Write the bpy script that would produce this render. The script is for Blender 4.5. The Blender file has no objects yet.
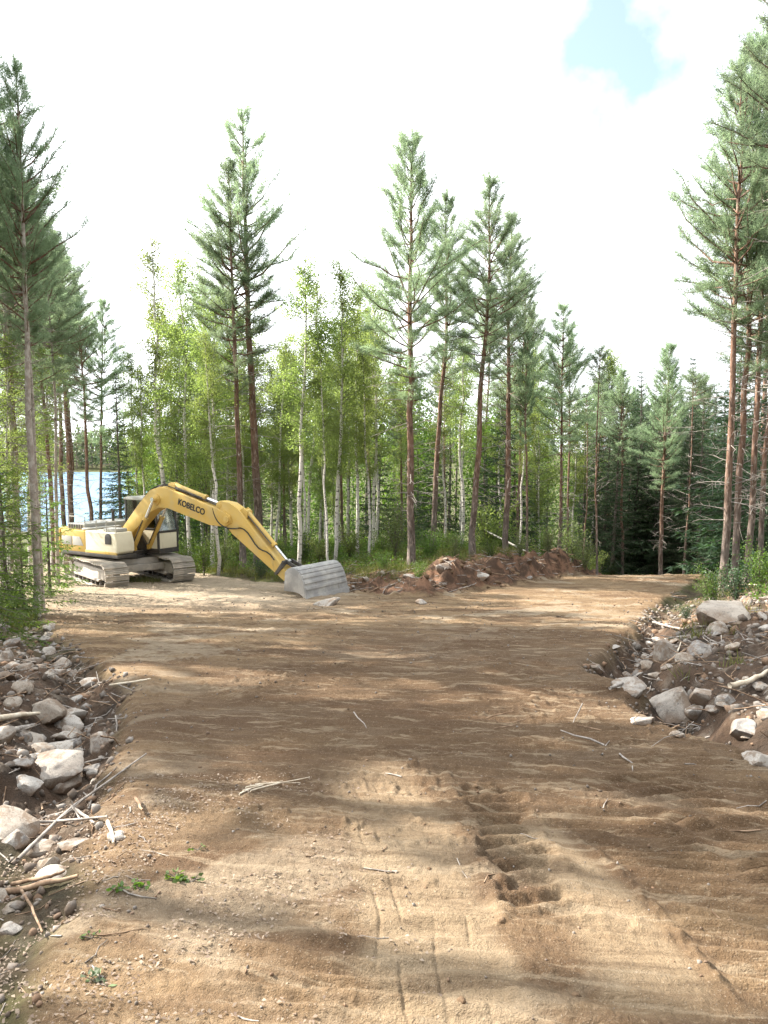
import bpy, bmesh, math, random, time
import numpy as np
from mathutils import Vector, Matrix, Euler

T0 = time.time()
SC = bpy.context.scene
COL = SC.collection
R = math.radians
rnd = random.Random(7)

# ------------------------------------------------------------------ camera
EYE = 1.6
FPX = 768.0
PITCH = math.atan(57 / FPX)
cam_d = bpy.data.cameras.new('camera')
cam_d.sensor_fit = 'VERTICAL'
cam_d.sensor_height = 36
cam_d.lens = 27
cam_d.clip_start = 0.05
cam_d.clip_end = 3000
cam = bpy.data.objects.new('camera', cam_d)
cam.location = (0, 0, EYE)
cam.rotation_euler = (R(90) - PITCH, 0, 0)
COL.objects.link(cam)
SC.camera = cam

# ------------------------------------------------------------------ light
SUN_EL = 36.0
SUN_V = Vector((-0.92, 0.39, 0)).normalized()           # where the sun stands, seen from above
SUN_DIR = Vector((SUN_V.x * math.cos(R(SUN_EL)), SUN_V.y * math.cos(R(SUN_EL)), math.sin(R(SUN_EL))))
sun_d = bpy.data.lights.new('sun', 'SUN')
sun_d.energy = 5.0
sun_d.angle = R(0.55)
sun_d.color = (1.0, 0.93, 0.82)
sun = bpy.data.objects.new('sun', sun_d)
sun.rotation_euler = SUN_DIR.to_track_quat('Z', 'Y').to_euler()
sun.location = (-20, 10, 30)
COL.objects.link(sun)

world = bpy.data.worlds.new('World')
SC.world = world
world.use_nodes = True
wt = world.node_tree
wt.nodes.clear()


def wn(t, **k):
    n = wt.nodes.new(t)
    for a, b in k.items():
        setattr(n, a, b)
    return n


w_out = wn('ShaderNodeOutputWorld')
w_bg = wn('ShaderNodeBackground')
w_bg.inputs['Strength'].default_value = 0.10
w_sky = wn('ShaderNodeTexSky', sky_type='NISHITA')
w_sky.sun_disc = False
w_sky.sun_elevation = R(SUN_EL)
w_sky.sun_rotation = math.atan2(SUN_V.x, SUN_V.y)
w_sky.dust_density = 1.5
w_tc = wn('ShaderNodeTexCoord')
w_map = wn('ShaderNodeMapping')
w_map.inputs['Scale'].default_value = (1, 1, 2.4)
w_noise = wn('ShaderNodeTexNoise')
w_noise.inputs['Scale'].default_value = 3.1
w_noise.inputs['Detail'].default_value = 7
w_noise.inputs['Roughness'].default_value = 0.55
w_ramp = wn('ShaderNodeValToRGB')
w_ramp.color_ramp.elements[0].position = 0.20
w_ramp.color_ramp.elements[1].position = 0.30
# one opening in the cloud sheet, high to the right of the road
gap_dir = Vector(((618 - 384) / FPX, 1, (512 - 50) / FPX))
gap_dir = (Matrix.Rotation(-PITCH, 3, 'X') @ gap_dir).normalized()
w_dot = wn('ShaderNodeVectorMath', operation='DISTANCE')
w_dot.inputs[1].default_value = gap_dir
w_n2 = wn('ShaderNodeTexNoise')
w_n2.inputs['Scale'].default_value = 14
w_n2.inputs['Detail'].default_value = 5
w_gap = wn('ShaderNodeMath', operation='MULTIPLY_ADD')
w_gap.inputs[1].default_value = 0.16
w_gr = wn('ShaderNodeMapRange')
w_gr.inputs['From Min'].default_value = 0.115
w_gr.inputs['From Max'].default_value = 0.235
w_mul = wn('ShaderNodeMath', operation='MULTIPLY')
w_mix = wn('ShaderNodeMixRGB')
# thin cloud is brighter towards the sun
w_sd = wn('ShaderNodeVectorMath', operation='DOT_PRODUCT')
w_sd.inputs[1].default_value = SUN_DIR
w_sr = wn('ShaderNodeMapRange', interpolation_type='SMOOTHSTEP')
w_sr.inputs['From Min'].default_value = -0.3
w_sr.inputs['From Max'].default_value = 1.0
w_sr.inputs['To Min'].default_value = 0.62
w_sr.inputs['To Max'].default_value = 1.7
w_cl = wn('ShaderNodeVectorMath', operation='SCALE')
w_cl.inputs[0].default_value = (6.6, 6.85, 7.15)
L = wt.links.new
L(w_tc.outputs['Generated'], w_map.inputs['Vector'])
L(w_map.outputs[0], w_noise.inputs['Vector'])
L(w_noise.outputs['Fac'], w_ramp.inputs['Fac'])
L(w_tc.outputs['Generated'], w_dot.inputs[0])
L(w_tc.outputs['Generated'], w_n2.inputs['Vector'])
L(w_n2.outputs['Fac'], w_gap.inputs[0])
L(w_dot.outputs['Value'], w_gap.inputs[2])
L(w_gap.outputs[0], w_gr.inputs['Value'])
L(w_ramp.outputs['Color'], w_mul.inputs[0])
w_gr.inputs['To Min'].default_value = 0.09
L(w_gr.outputs['Result'], w_mul.inputs[1])
L(w_mul.outputs[0], w_mix.inputs['Fac'])
L(w_tc.outputs['Generated'], w_sd.inputs[0])
L(w_sd.outputs['Value'], w_sr.inputs['Value'])
L(w_sr.outputs['Result'], w_cl.inputs['Scale'])
L(w_cl.outputs['Vector'], w_mix.inputs['Color2'])
L(w_sky.outputs[0], w_mix.inputs['Color1'])
L(w_mix.outputs[0], w_bg.inputs['Color'])
L(w_bg.outputs[0], w_out.inputs['Surface'])

SC.view_settings.view_transform = 'Standard'
SC.view_settings.look = 'None'
SC.view_settings.exposure = 1.85
SC.view_settings.gamma = 1
SC.render.engine = 'CYCLES'
SC.cycles.max_bounces = 6
SC.cycles.diffuse_bounces = 4
SC.cycles.transmission_bounces = 4
SC.cycles.transparent_max_bounces = 6
SC.cycles.use_denoising = True
SC.cycles.denoiser = 'OPENIMAGEDENOISE'
SC.cycles.denoising_input_passes = 'RGB_ALBEDO_NORMAL'
SC.cycles.denoising_prefilter = 'NONE'
SC.cycles.sample_clamp_indirect = 4


# ------------------------------------------------------------------ noise and the lie of the land
def _hash(ix, iy, seed):
    h = (ix * 374761393 + iy * 668265263 + seed * 1442695041) & 0xFFFFFFFF
    h = ((h ^ (h >> 13)) * 1274126177) & 0xFFFFFFFF
    h = h ^ (h >> 16)
    return (h & 0xFFFFFF) / float(0xFFFFFF)


def vnoise(x, y, seed=0):
    xf = np.floor(x)
    yf = np.floor(y)
    ix = xf.astype(np.int64)
    iy = yf.astype(np.int64)
    u = x - xf
    v = y - yf
    u = u * u * u * (u * (u * 6 - 15) + 10)
    v = v * v * v * (v * (v * 6 - 15) + 10)
    a = _hash(ix, iy, seed)
    b = _hash(ix + 1, iy, seed)
    c = _hash(ix, iy + 1, seed)
    d = _hash(ix + 1, iy + 1, seed)
    return (a + (b - a) * u) * (1 - v) + (c + (d - c) * u) * v


def fbm(x, y, seed=0, octv=4, gain=0.5):
    s = 0
    amp = 1
    tot = 0
    for o in range(octv):
        s = s + amp * (vnoise(x * 2 ** o + 17.3 * o, y * 2 ** o - 9.1 * o, seed + o) - 0.5)
        tot += amp
        amp *= gain
    return s / tot * 2


def sstep(a, b, x):
    t = np.clip((x - a) / (b - a), 0, 1)
    return t * t * (3 - 2 * t)


# road outline, counter-clockwise from the near left edge, with what lies beside each corner:
# x, y, ditch depth, rise of the land beside, berm height
ROAD = [
    (-0.9, -6, .10, .2, 0), (-1.0, 2, .12, .2, 0), (-1.35, 3.4, .2, .25, 0), (-1.65, 4.5, .28, .25, 0),
    (-2.05, 5.9, .34, .3, 0), (-2.7, 8, .38, .3, 0), (-3.7, 10.2, .3, .3, 0), (-5.6, 13.5, .2, .22, 0),
    (-8.2, 18, .08, .2, 0), (-10.6, 22, .02, .2, 0), (-15, 25.5, 0, .2, 0), (-24, 29, 0, .2, 0),
    (-26, 37, 0, .1, 0), (-14, 34.5, 0, .1, 0), (-7.6, 30.2, 0, .2, .05), (-4.4, 26.6, 0, .3, .15),
    (-1.4, 23.4, 0, .5, .35), (1.3, 22.2, 0, .55, .75), (4.6, 26, 0, .6, .95), (7.6, 30, 0, .6, 1.4),
    (10.0, 33, 0, .5, .3), (13.6, 37, 0, .3, .1), (25, 41, 0, .3, 0), (27, 37.4, .1, .4, 0), (17, 33.6, .1, .7, 0), (12.6, 29.6, .12, .9, 0),
    (10.2, 26, .15, 1.0, 0), (7.0, 20, .2, 1.0, 0), (4.5, 14, .4, 1.0, 0), (2.95, 10.5, .5, 1.0, 0),
    (2.5, 7.4, .55, 1.0, 0), (2.75, 5, .5, .9, 0), (3.5, 2, .4, .8, 0), (3.8, -6, .3, .7, 0)]


def road_sd(x, y):
    """signed distance to the road edge (negative on the road) and the three side values"""
    n = len(ROAD)
    best = np.full(x.shape, 1e9)
    inside = np.zeros(x.shape, bool)
    wsum = np.zeros(x.shape)
    acc = [np.zeros(x.shape) for _ in range(3)]
    for i in range(n):
        ax, ay = ROAD[i][:2]
        bx, by = ROAD[(i + 1) % n][:2]
        ex, ey = bx - ax, by - ay
        t = np.clip(((x - ax) * ex + (y - ay) * ey) / (ex * ex + ey * ey), 0, 1)
        d = np.hypot(x - ax - t * ex, y - ay - t * ey)
        best = np.minimum(best, d)
        w = 1 / (d + 0.15) ** 3
        wsum += w
        for k in range(3):
            acc[k] += w * (ROAD[i][2 + k] * (1 - t) + ROAD[(i + 1) % n][2 + k] * t)
        c = (ay > y) != (by > y)
        if by != ay:
            xi = ax + (y - ay) / (by - ay) * ex
            inside ^= c & (x < xi)
    return np.where(inside, -best, best), [a / wsum for a in acc]


BY = np.array([-60, -20, 0, 10, 20, 25, 30, 37, 50, 70, 100, 130, 400, 440, 470, 800.])
BZ_L = np.array([4, 2.2, 0, -1.2, -2.36, -2.74, -3.06, -3.5, -4.6, -6.4, -8.7, -10.5, -12, -7.5, -5, 4.])
BZ_R = np.array([4, 2.2, 0, -1.2, -2.36, -2.74, -3.10, -4.75, -6.4, -7.2, -7.5, -7.5, -5, -4, -3, 4.])


def base_z(x, y):
    q = x / np.maximum(np.abs(y), 8.0)
    w = np.maximum(sstep(0.08, 0.24, q), sstep(-0.31, -0.22, q) * sstep(48, 80, y))
    return np.interp(y, BY, BZ_L) * (1 - w) + np.interp(y, BY, BZ_R) * w


def poly_st(x, y, pts):
    """distance along / signed distance across a polyline (right positive)"""
    best = np.full(x.shape, 1e9)
    S = np.zeros(x.shape)
    Tt = np.zeros(x.shape)
    s0 = 0
    for (ax, ay), (bx, by) in zip(pts[:-1], pts[1:]):
        ex, ey = bx - ax, by - ay
        le = math.hypot(ex, ey)
        t = np.clip(((x - ax) * ex + (y - ay) * ey) / le ** 2, 0, 1)
        d = np.hypot(x - ax - t * ex, y - ay - t * ey)
        cr = ((y - ay) * ex - (x - ax) * ey) / le
        m = d < best
        best = np.where(m, d, best)
        S = np.where(m, s0 + t * le, S)
        Tt = np.where(m, np.where(cr > 0, -d, d), Tt)
        s0 += le
    return S, Tt, s0


def px_flat(px, py):
    """pixel to the plain slope (used to lay out the tracks on the road)"""
    for_y = 3.0
    v = (512 - py) / FPX
    dy = math.cos(PITCH) + v * math.sin(PITCH)
    dz = v * math.cos(PITCH) - math.sin(PITCH)
    lo, hi = 0.3, 200.0
    for _ in range(60):
        t = (lo + hi) / 2
        if EYE + t * dz < float(np.interp(t * dy, BY, BZ_L)):
            hi = t
        else:
            lo = t
    return ((px - 384) / FPX * hi, hi * dy)


TR_FAINT = [px_flat(*p) for p in [(455, 1080), (440, 1000), (425, 900), (395, 820), (360, 765), (335, 735)]]
TR_DEEP = [px_flat(*p) for p in [(560, 965), (540, 935), (510, 880), (490, 840), (476, 800), (462, 772)]]
TR_CRUMB = [px_flat(*p) for p in [(760, 1040), (700, 960), (640, 890), (590, 850), (548, 815)]]

TR_OLD = [px_flat(*p) for p in [(840, 905), (760, 850), (640, 770), (560, 715), (500, 670), (480, 640)]]


def land(x, y, fine=True):
    """height of the ground and its cover masks"""
    x = np.asarray(x, float)
    y = np.asarray(y, float)
    z = base_z(x, y)
    sd, (ditch, rise, berm) = road_sd(x, y)
    near = 1 - sstep(40, 90, np.hypot(x, y))
    sdn = sd + 0.28 * fbm(x * 0.7, y * 0.7, 3, 3) * near
    out = sstep(0.0, 0.5, sdn)
    z = z - ditch * sstep(-0.1, 0.5, sdn) * (1 - sstep(0.45, 1.1, sdn))
    z = z + rise * sstep(0.6, 4.6, sdn)
    lump = fbm(x * 0.55, y * 0.55, 11, 4)
    bm = sstep(0.0, 0.75, sdn) * (1 - sstep(1.3, 3.4, sdn))
    bn = np.clip(0.75 + 0.9 * fbm(x * 0.9, y * 0.9, 21, 3), 0.2, 1.7)
    z = z + berm * bm * bn
    z = z + lump * 0.16 * out * near
    fresh = np.clip(berm * 2.2, 0, 1) * sstep(-0.25, 0.1, sdn) * (1 - sstep(1.8, 3.4, sdn))
    dm = np.clip(ditch * 3.2, 0, 1) * sstep(-0.15, 0.2, sdn) * (1 - sstep(2.2, 4.6, sdn))
    disturbed = np.clip(fresh + dm, 0, 1)
    road = 1 - sstep(-0.15, 0.35, sdn)
    track = np.zeros(x.shape)
    if fine:
        # clods of dug earth
        z = z + disturbed * (0.10 * fbm(x * 2.6, y * 2.6, 31, 3) + 0.035 * fbm(x * 9, y * 9, 41, 3)) + fresh * 0.16 * np.abs(fbm(x * 3.2, y * 3.2, 37, 3))
        z = z + (1 - disturbed) * out * near * 0.05 * fbm(x * 3, y * 3, 36, 3)
        # road: slow waves, dozer furrows, crumbs
        rin = 1 - sstep(-0.5, 0.1, sdn)
        z = z + rin * 0.045 * fbm(x * 0.8, y * 0.8, 51, 3)
        wob = 0.25 * fbm(x * 0.9, y * 0.9, 55, 2)
        ang = 0.20
        fy = y * math.cos(ang) + x * math.sin(ang) + wob
        patch = sstep(-0.12, 0.25, fbm(x * 0.45 + 5, y * 0.45, 57, 2))
        z = z + road * patch * 0.017 * np.sin(fy * 2 * math.pi / 0.16 + 2 * fbm(x * 2, y * 2, 58, 2))
        z = z + road * (0.022 * fbm(x * 0.9, fy * 5.5, 61, 3) + 0.012 * fbm(x * 3.5, fy * 17, 62, 2))
        crumb = np.clip(fbm(x * 14, y * 14, 65, 2) - 0.18, 0, 1)
        z = z + road * crumb * 0.045 * sstep(-0.15, 0.2, fbm(x * 0.8, y * 0.8, 67, 2))
        zr = 0.008 * fbm(x * 26, y * 26, 68, 2) * (1 - sstep(6, 12, y))
        z = z + zr
        # long crawler print with cleat ticks
        s, t, ln = poly_st(x, y, TR_FAINT)
        m = (1 - sstep(0.22, 0.33, np.abs(t) + .08 * fbm(x * 5, y * 5, 73, 2))) * sstep(0.02, 0.4, s) * sstep(0.1, 3.2, ln - s + 1.2 * fbm(x * 2, y * 2, 74, 3))
        wv = 0.015 * fbm(s * 3, t * 0 + 2, 70, 2)
        z = z - m * (0.010 + 0.7 * zr)
        for off in (-0.21, -0.12, 0.02, 0.16):
            z = z - m * 0.009 * np.exp(-((t - off + wv) / 0.008) ** 2) * sstep(-.25, .1, fbm(s * 2.2 + off * 40, t * 0, 71, 2))
        z = z - m * 0.006 * (np.sin(s * 2 * math.pi / 0.085 + t * 3) > 0.6) * sstep(-.1, .2, fbm(s * 1.5, t * 3, 72, 2))
        track = np.maximum(track, m)
        # deep holes where the tracks turned
        s, t, ln = poly_st(x, y, TR_DEEP)
        m = sstep(0.0, 0.7, s) * sstep(0.0, 0.7, ln - s)
        ph = s / 0.16 + 0.2 * fbm(x * 3, y * 3, 75, 2) - t * 0.9
        pk = np.floor(ph)
        ph = ph - pk
        pvar = .55 + .75 * _hash(pk.astype(np.int64), pk.astype(np.int64) * 0, 91)
        pit = sstep(0.0, 0.16, ph) * (1 - sstep(0.50, 0.72, ph))
        wid = 0.17 * (0.95 + 0.35 * fbm(s * 5, s * 0 + 1, 76, 2))
        mt = 1 - sstep(wid * 0.72, wid * 1.12, np.abs(t - 0.10 + .03 * fbm(x * 7, y * 7, 85, 2)))
        z = z + m * mt * .014 * np.exp(-((ph - .86) / .12) ** 2)
        z = z - m * mt * (0.052 * pvar * pit * (.9 + .25 * fbm(x * 9, y * 9, 84, 2)) + 0.5 * zr)
        z = z + m * 0.034 * np.exp(-((t + 0.10) / 0.05) ** 2) * (0.5 + np.clip(fbm(x * 16, y * 16, 77, 2), -0.4, 1))
        z = z + m * 0.022 * np.exp(-((t - 0.31) / 0.04) ** 2) * (0.5 + np.clip(fbm(x * 14, y * 14, 79, 2), -0.4, 1))
        # ridge of crumbs with a band of cleat ridges right of it
        s, t, ln = poly_st(x, y, TR_CRUMB)
        m = sstep(0, 0.3, s) * sstep(0, 0.3, ln - s)
        z = z + m * 0.022 * np.exp(-((t + 0.02 * fbm(s * 6, s * 0, 78, 2)) / 0.03) ** 2) * (0.6 + fbm(x * 20, y * 20, 79, 2))
        band = sstep(0.02, 0.1, t) * (1 - sstep(0.75, 1.1, t)) * m
        sw = (y + 0.30 * x + 0.03 * fbm(x * 3, y * 3, 80, 2)) / 0.12
        sw = sw - np.floor(sw)
        z = z - band * 0.7 * zr + band * 0.034 * (sstep(0, .3, sw) * (1 - sstep(.42, .85, sw)) - .5)
        z = z - 0.7 * zr * sstep(0.02, 0.1, -t) * (1 - sstep(0.35, 0.5, -t)) * m
        s2, t2, l2 = poly_st(x, y, TR_OLD)
        m2 = sstep(0, .4, s2) * sstep(0, .4, l2 - s2) * (1 - sstep(.28, .36, np.abs(t2)))
        w2 = s2 / .13 + .15 * fbm(x * 3, y * 3, 82, 2)
        w2 = w2 - np.floor(w2)
        z = z + m2 * (.024 * (sstep(0, .3, w2) * (1 - sstep(.45, .85, w2)) - .5) - .6 * zr)
        left = sstep(0.02, 0.1, -t) * (1 - sstep(0.35, 0.5, -t)) * m
        track = np.maximum(track, left * 0.9)
    return z, dict(sd=sdn, road=road, fresh=fresh, dist=disturbed, track=track)


def gz(x, y):
    return float(land(np.array([x]), np.array([y]), True)[0][0])


def ray(px, py):
    u = (px - 384) / FPX
    v = (512 - py) / FPX
    return Vector((u, math.cos(PITCH) + v * math.sin(PITCH), v * math.cos(PITCH) - math.sin(PITCH)))


def hit(px, py, tmax=80):
    """point of the ground under a pixel"""
    d = ray(px, py)
    t = np.geomspace(1.0, tmax, 700)
    zz = land(d.x * t, d.y * t)[0]
    below = (EYE + d.z * t) < zz
    i = int(np.argmax(below)) if below.any() else len(t) - 1
    return Vector((d.x * t[i], d.y * t[i], float(zz[i])))


def stand(px, y):
    """ground point at distance y that shows in pixel column px"""
    x = (px - 384) / FPX * y
    for _ in range(3):
        z = gz(x, y)
        depth = y * math.cos(PITCH) - (z - EYE) * math.sin(PITCH)
        x = (px - 384) / FPX * depth
    return Vector((x, y, gz(x, y)))


def top_z(py, y):
    v = (512 - py) / FPX
    return EYE + y * (v * math.cos(PITCH) - math.sin(PITCH)) / (math.cos(PITCH) + v * math.sin(PITCH))


# ------------------------------------------------------------------ materials
def mat(name):
    m = bpy.data.materials.new(name)
    m.use_nodes = True
    nt = m.node_tree
    nt.nodes.clear()
    out = nt.nodes.new('ShaderNodeOutputMaterial')
    return m, nt, out


def nd(nt, t, ins=None, **k):
    n = nt.nodes.new(t)
    for a, b in k.items():
        setattr(n, a, b)
    for a, b in (ins or {}).items():
        if hasattr(b, 'is_linked') or hasattr(b, 'links'):
            nt.links.new(b, n.inputs[a])
        else:
            n.inputs[a].default_value = b
    return n


def col(r, g, b):
    return (r, g, b, 1)


def mixc(nt, fac, a, b, mode='MIX'):
    n = nt.nodes.new('ShaderNodeMixRGB')
    n.blend_type = mode
    for k, v in (('Fac', fac), ('Color1', a), ('Color2', b)):
        if hasattr(v, 'links'):
            nt.links.new(v, n.inputs[k])
        else:
            n.inputs[k].default_value = v
    return n.outputs[0]


def noise(nt, scale, detail=4, rough=0.55, vec=None, dist=0.0):
    n = nd(nt, 'ShaderNodeTexNoise', {'Scale': scale, 'Detail': detail, 'Roughness': rough, 'Distortion': dist})
    if vec is not None:
        nt.links.new(vec, n.inputs['Vector'])
    return n.outputs['Fac']


def ramp(nt, fac, a, b):
    n = nd(nt, 'ShaderNodeMapRange', {'Value': fac, 'From Min': a, 'From Max': b})
    n.interpolation_type = 'SMOOTHSTEP'
    return n.outputs['Result']


def scaled(nt, src, s):
    m = nd(nt, 'ShaderNodeMapping', {'Vector': src, 'Scale': s})
    return m.outputs[0]


def mul(nt, a, b, op='MULTIPLY'):
    n = nt.nodes.new('ShaderNodeMath')
    n.operation = op
    for i, v in enumerate((a, b)):
        if hasattr(v, 'links'):
            nt.links.new(v, n.inputs[i])
        else:
            n.inputs[i].default_value = v
    return n.outputs[0]


def principled(nt, out, color, rough=0.8, spec=0.3, bump=None, bstr=0.3, bdist=0.02, metallic=0.0):
    p = nd(nt, 'ShaderNodeBsdfPrincipled', {'Roughness': rough, 'Specular IOR Level': spec, 'Metallic': metallic})
    if hasattr(color, 'links'):
        nt.links.new(color, p.inputs['Base Color'])
    else:
        p.inputs['Base Color'].default_value = color
    if bump is not None:
        b = nd(nt, 'ShaderNodeBump', {'Height': bump, 'Strength': bstr, 'Distance': bdist})
        nt.links.new(b.outputs[0], p.inputs['Normal'])
    nt.links.new(p.outputs[0], out.inputs['Surface'])
    return p


def ground_material():
    m, nt, out = mat('earth')
    at = nd(nt, 'ShaderNodeAttribute', attribute_name='cover')
    sep = nd(nt, 'ShaderNodeSeparateColor', {'Color': at.outputs['Color']})
    road, fresh, dist = sep.outputs[0], sep.outputs[1], sep.outputs[2]
    track = at.outputs['Alpha']
    pos = nd(nt, 'ShaderNodeNewGeometry').outputs['Position']
    st = scaled(nt, pos, (0.55, 1.9, 1.0))
    # sand: moist brown and dried pale patches, streaked across the road
    n1 = noise(nt, 0.8, 6, 0.62, st, 0.6)
    n2 = noise(nt, 5.5, 5, 0.65, scaled(nt, pos, (0.6, 1.8, 1)))
    n3 = noise(nt, 45, 4, 0.7, pos)
    sand = mixc(nt, ramp(nt, n1, 0.36, 0.60), col(.110, .068, .039), col(.215, .148, .086))
    pale = ramp(nt, noise(nt, 0.45, 5, 0.6, scaled(nt, pos, (1, 1.3, 1)), 0.8), 0.53, 0.60)
    sand = mixc(nt, mul(nt, pale, 0.8), sand, col(.275, .22, .155))
    shade_mid = nd(nt, 'ShaderNodeVectorMath', {0: scaled(nt, pos, (1, .62, 0)), 1: (1.2, 5.6, 0)}, operation='DISTANCE').outputs['Value']
    shade_mid = mul(nt, shade_mid, mul(nt, noise(nt, .7, 5, .6, scaled(nt, pos, (.6, 1.5, 1)), .5), 5.0), 'ADD')
    sand = mixc(nt, mul(nt, ramp(nt, shade_mid, 7.6, 4.8), .78), sand, col(.088, .053, .030))  # shade over the middle and right of the road, painted as darker brown
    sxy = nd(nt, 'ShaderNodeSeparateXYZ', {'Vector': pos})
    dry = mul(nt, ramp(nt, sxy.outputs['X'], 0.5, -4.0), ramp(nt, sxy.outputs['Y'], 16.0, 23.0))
    sand = mixc(nt, mul(nt, dry, 0.75), sand, col(.38, .315, .235))  # sand turns paler towards the far left, around the excavator
    sand = mixc(nt, mul(nt, track, 0.65), sand, col(.285, .215, .138))
    sand = mixc(nt, mul(nt, ramp(nt, n2, 0.52, 0.72), 0.55), sand, col(.12, .075, .043))
    sand = mixc(nt, mul(nt, ramp(nt, n3, 0.56, 0.72), 0.45), sand, col(.10, .065, .04))
    sand = mixc(nt, mul(nt, ramp(nt, n3, 0.44, 0.30), 0.40), sand, col(.36, .275, .18))
    stk = noise(nt, 3.2, 6, 0.7, scaled(nt, nd(nt, 'ShaderNodeMapping', {'Vector': pos, 'Rotation': (0, 0, 0.2)}).outputs[0], (0.5, 4.2, 1)), 0.5)
    sand = mixc(nt, mul(nt, ramp(nt, stk, 0.50, 0.66), 0.55), sand, col(.095, .062, .038))
    sand = mixc(nt, mul(nt, ramp(nt, stk, 0.47, 0.37), 0.5), sand, col(.30, .235, .16))
    n4 = noise(nt, 120, 3, 0.75, pos)
    sand = mixc(nt, mul(nt, ramp(nt, n4, 0.60, 0.70), 0.5), sand, col(.48, .41, .33))
    sand = mixc(nt, mul(nt, ramp(nt, n4, 0.40, 0.30), 0.5), sand, col(.09, .06, .04))
    # dug earth: dark humus, red-brown subsoil, grey till
    d1 = noise(nt, 1.7, 6, 0.65, pos, 0.5)
    dug = mixc(nt, ramp(nt, d1, 0.38, 0.62), col(.040, .030, .023), col(.095, .062, .042))
    dug = mixc(nt, mul(nt, ramp(nt, noise(nt, 3.3, 5, 0.6, pos), 0.52, 0.68), 0.6), dug, col(.22, .18, .14))
    fr = mixc(nt, ramp(nt, noise(nt, 2.1, 6, 0.65, pos, 0.7), 0.40, 0.64), col(.075, .048, .034), col(.22, .125, .08))
    dug = mixc(nt, fresh, dug, fr)
    dug = mixc(nt, mul(nt, ramp(nt, n3, 0.54, 0.70), 0.5), dug, col(.05, .035, .025))
    # forest floor: moss, needles, heather
    f1 = noise(nt, 1.3, 6, 0.65, pos)
    flo = mixc(nt, ramp(nt, f1, 0.38, 0.6), col(.055, .045, .026), col(.075, .095, .028))
    flo = mixc(nt, mul(nt, ramp(nt, n3, 0.5, 0.68), 0.5), flo, col(.14, .10, .06))
    c = mixc(nt, dist, flo, dug)
    # near left verge: grey-red litter over sand
    edge = mul(nt, road, 1.0)
    edge = ramp(nt, mul(nt, edge, mul(nt, noise(nt, 4, 5, 0.65, pos), 0.25), 'ADD'), 0.35, 0.9)
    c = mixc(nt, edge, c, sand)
    bmp = mul(nt, mul(nt, noise(nt, 30, 6, 0.7, pos), mul(nt, noise(nt, 130, 3, 0.6, pos), 0.4), 'ADD'), mul(nt, stk, 0.8), 'ADD')
    principled(nt, out, c, 0.95, 0.12, bmp, 0.8, 0.04)
    return m


def foliage_material(name, a, b, trans, tfac=0.45, nscale=1.2, rough=0.6):
    m, nt, out = mat(name)
    oi = nd(nt, 'ShaderNodeObjectInfo')
    pos = nd(nt, 'ShaderNodeNewGeometry').outputs['Position']
    rr = nd(nt, 'ShaderNodeNewGeometry').outputs['Random Per Island']
    f = mul(nt, mul(nt, rr, 0.55), mul(nt, noise(nt, nscale, 2, 0.5, pos), 0.5), 'ADD')
    c = mixc(nt, f, a, b)
    hs = nd(nt, 'ShaderNodeHueSaturation', {'Color': c})
    nt.links.new(nd(nt, 'ShaderNodeMapRange', {'Value': oi.outputs['Random'], 'To Min': 0.75, 'To Max': 1.25}).outputs[0], hs.inputs['Value'])
    nt.links.new(nd(nt, 'ShaderNodeMapRange', {'Value': oi.outputs['Random'], 'To Min': 0.485, 'To Max': 0.512}).outputs[0], hs.inputs['Hue'])
    p = nd(nt, 'ShaderNodeBsdfPrincipled', {'Base Color': hs.outputs[0], 'Roughness': rough, 'Specular IOR Level': 0.35})
    tc = mixc(nt, 1.0, hs.outputs[0], trans, 'MULTIPLY')
    t = nd(nt, 'ShaderNodeBsdfTranslucent', {'Color': tc})
    mx = nd(nt, 'ShaderNodeMixShader', {'Fac': tfac})
    nt.links.new(p.outputs[0], mx.inputs[1])
    nt.links.new(t.outputs[0], mx.inputs[2])
    nt.links.new(mx.outputs[0], out.inputs['Surface'])
    return m


def pine_bark():
    m, nt, out = mat('pine bark')
    tc = nd(nt, 'ShaderNodeTexCoord').outputs['Object']
    sx = nd(nt, 'ShaderNodeSeparateXYZ', {'Vector': tc})
    n = noise(nt, 5, 5, 0.65, scaled(nt, tc, (2.2, 2.2, 0.6)))
    z = mul(nt, sx.outputs['Z'], mul(nt, n, 3.5), 'ADD')
    c = mixc(nt, ramp(nt, z, 2.6, 6.2), col(.135, .112, .098), col(.19, .112, .078))
    c = mixc(nt, mul(nt, ramp(nt, n, 0.48, 0.60), 0.75), c, col(.07, .05, .04))
    c = mixc(nt, mul(nt, ramp(nt, noise(nt, 9, 3, 0.6, scaled(nt, tc, (1.5, 1.5, .5))), 0.52, 0.66), 0.75), c, col(.33, .26, .22))
    principled(nt, out, c, 0.9, 0.15, n, 0.8, 0.03)
    return m


def birch_bark():
    m, nt, out = mat('birch bark')
    tc = nd(nt, 'ShaderNodeTexCoord').outputs['Object']
    n = noise(nt, 7, 4, 0.6, scaled(nt, tc, (1.0, 1.0, 2.6)))
    sx = nd(nt, 'ShaderNodeSeparateXYZ', {'Vector': tc})
    c = mixc(nt, ramp(nt, n, 0.56, 0.62), col(.62, .58, .53), col(.07, .06, .055))
    low = ramp(nt, mul(nt, sx.outputs['Z'], mul(nt, n, 1.5), 'ADD'), 1.6, 0.6)
    c = mixc(nt, low, c, col(.16, .14, .12))
    principled(nt, out, c, 0.75, 0.25, n, 0.3, 0.01)
    return m


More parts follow.
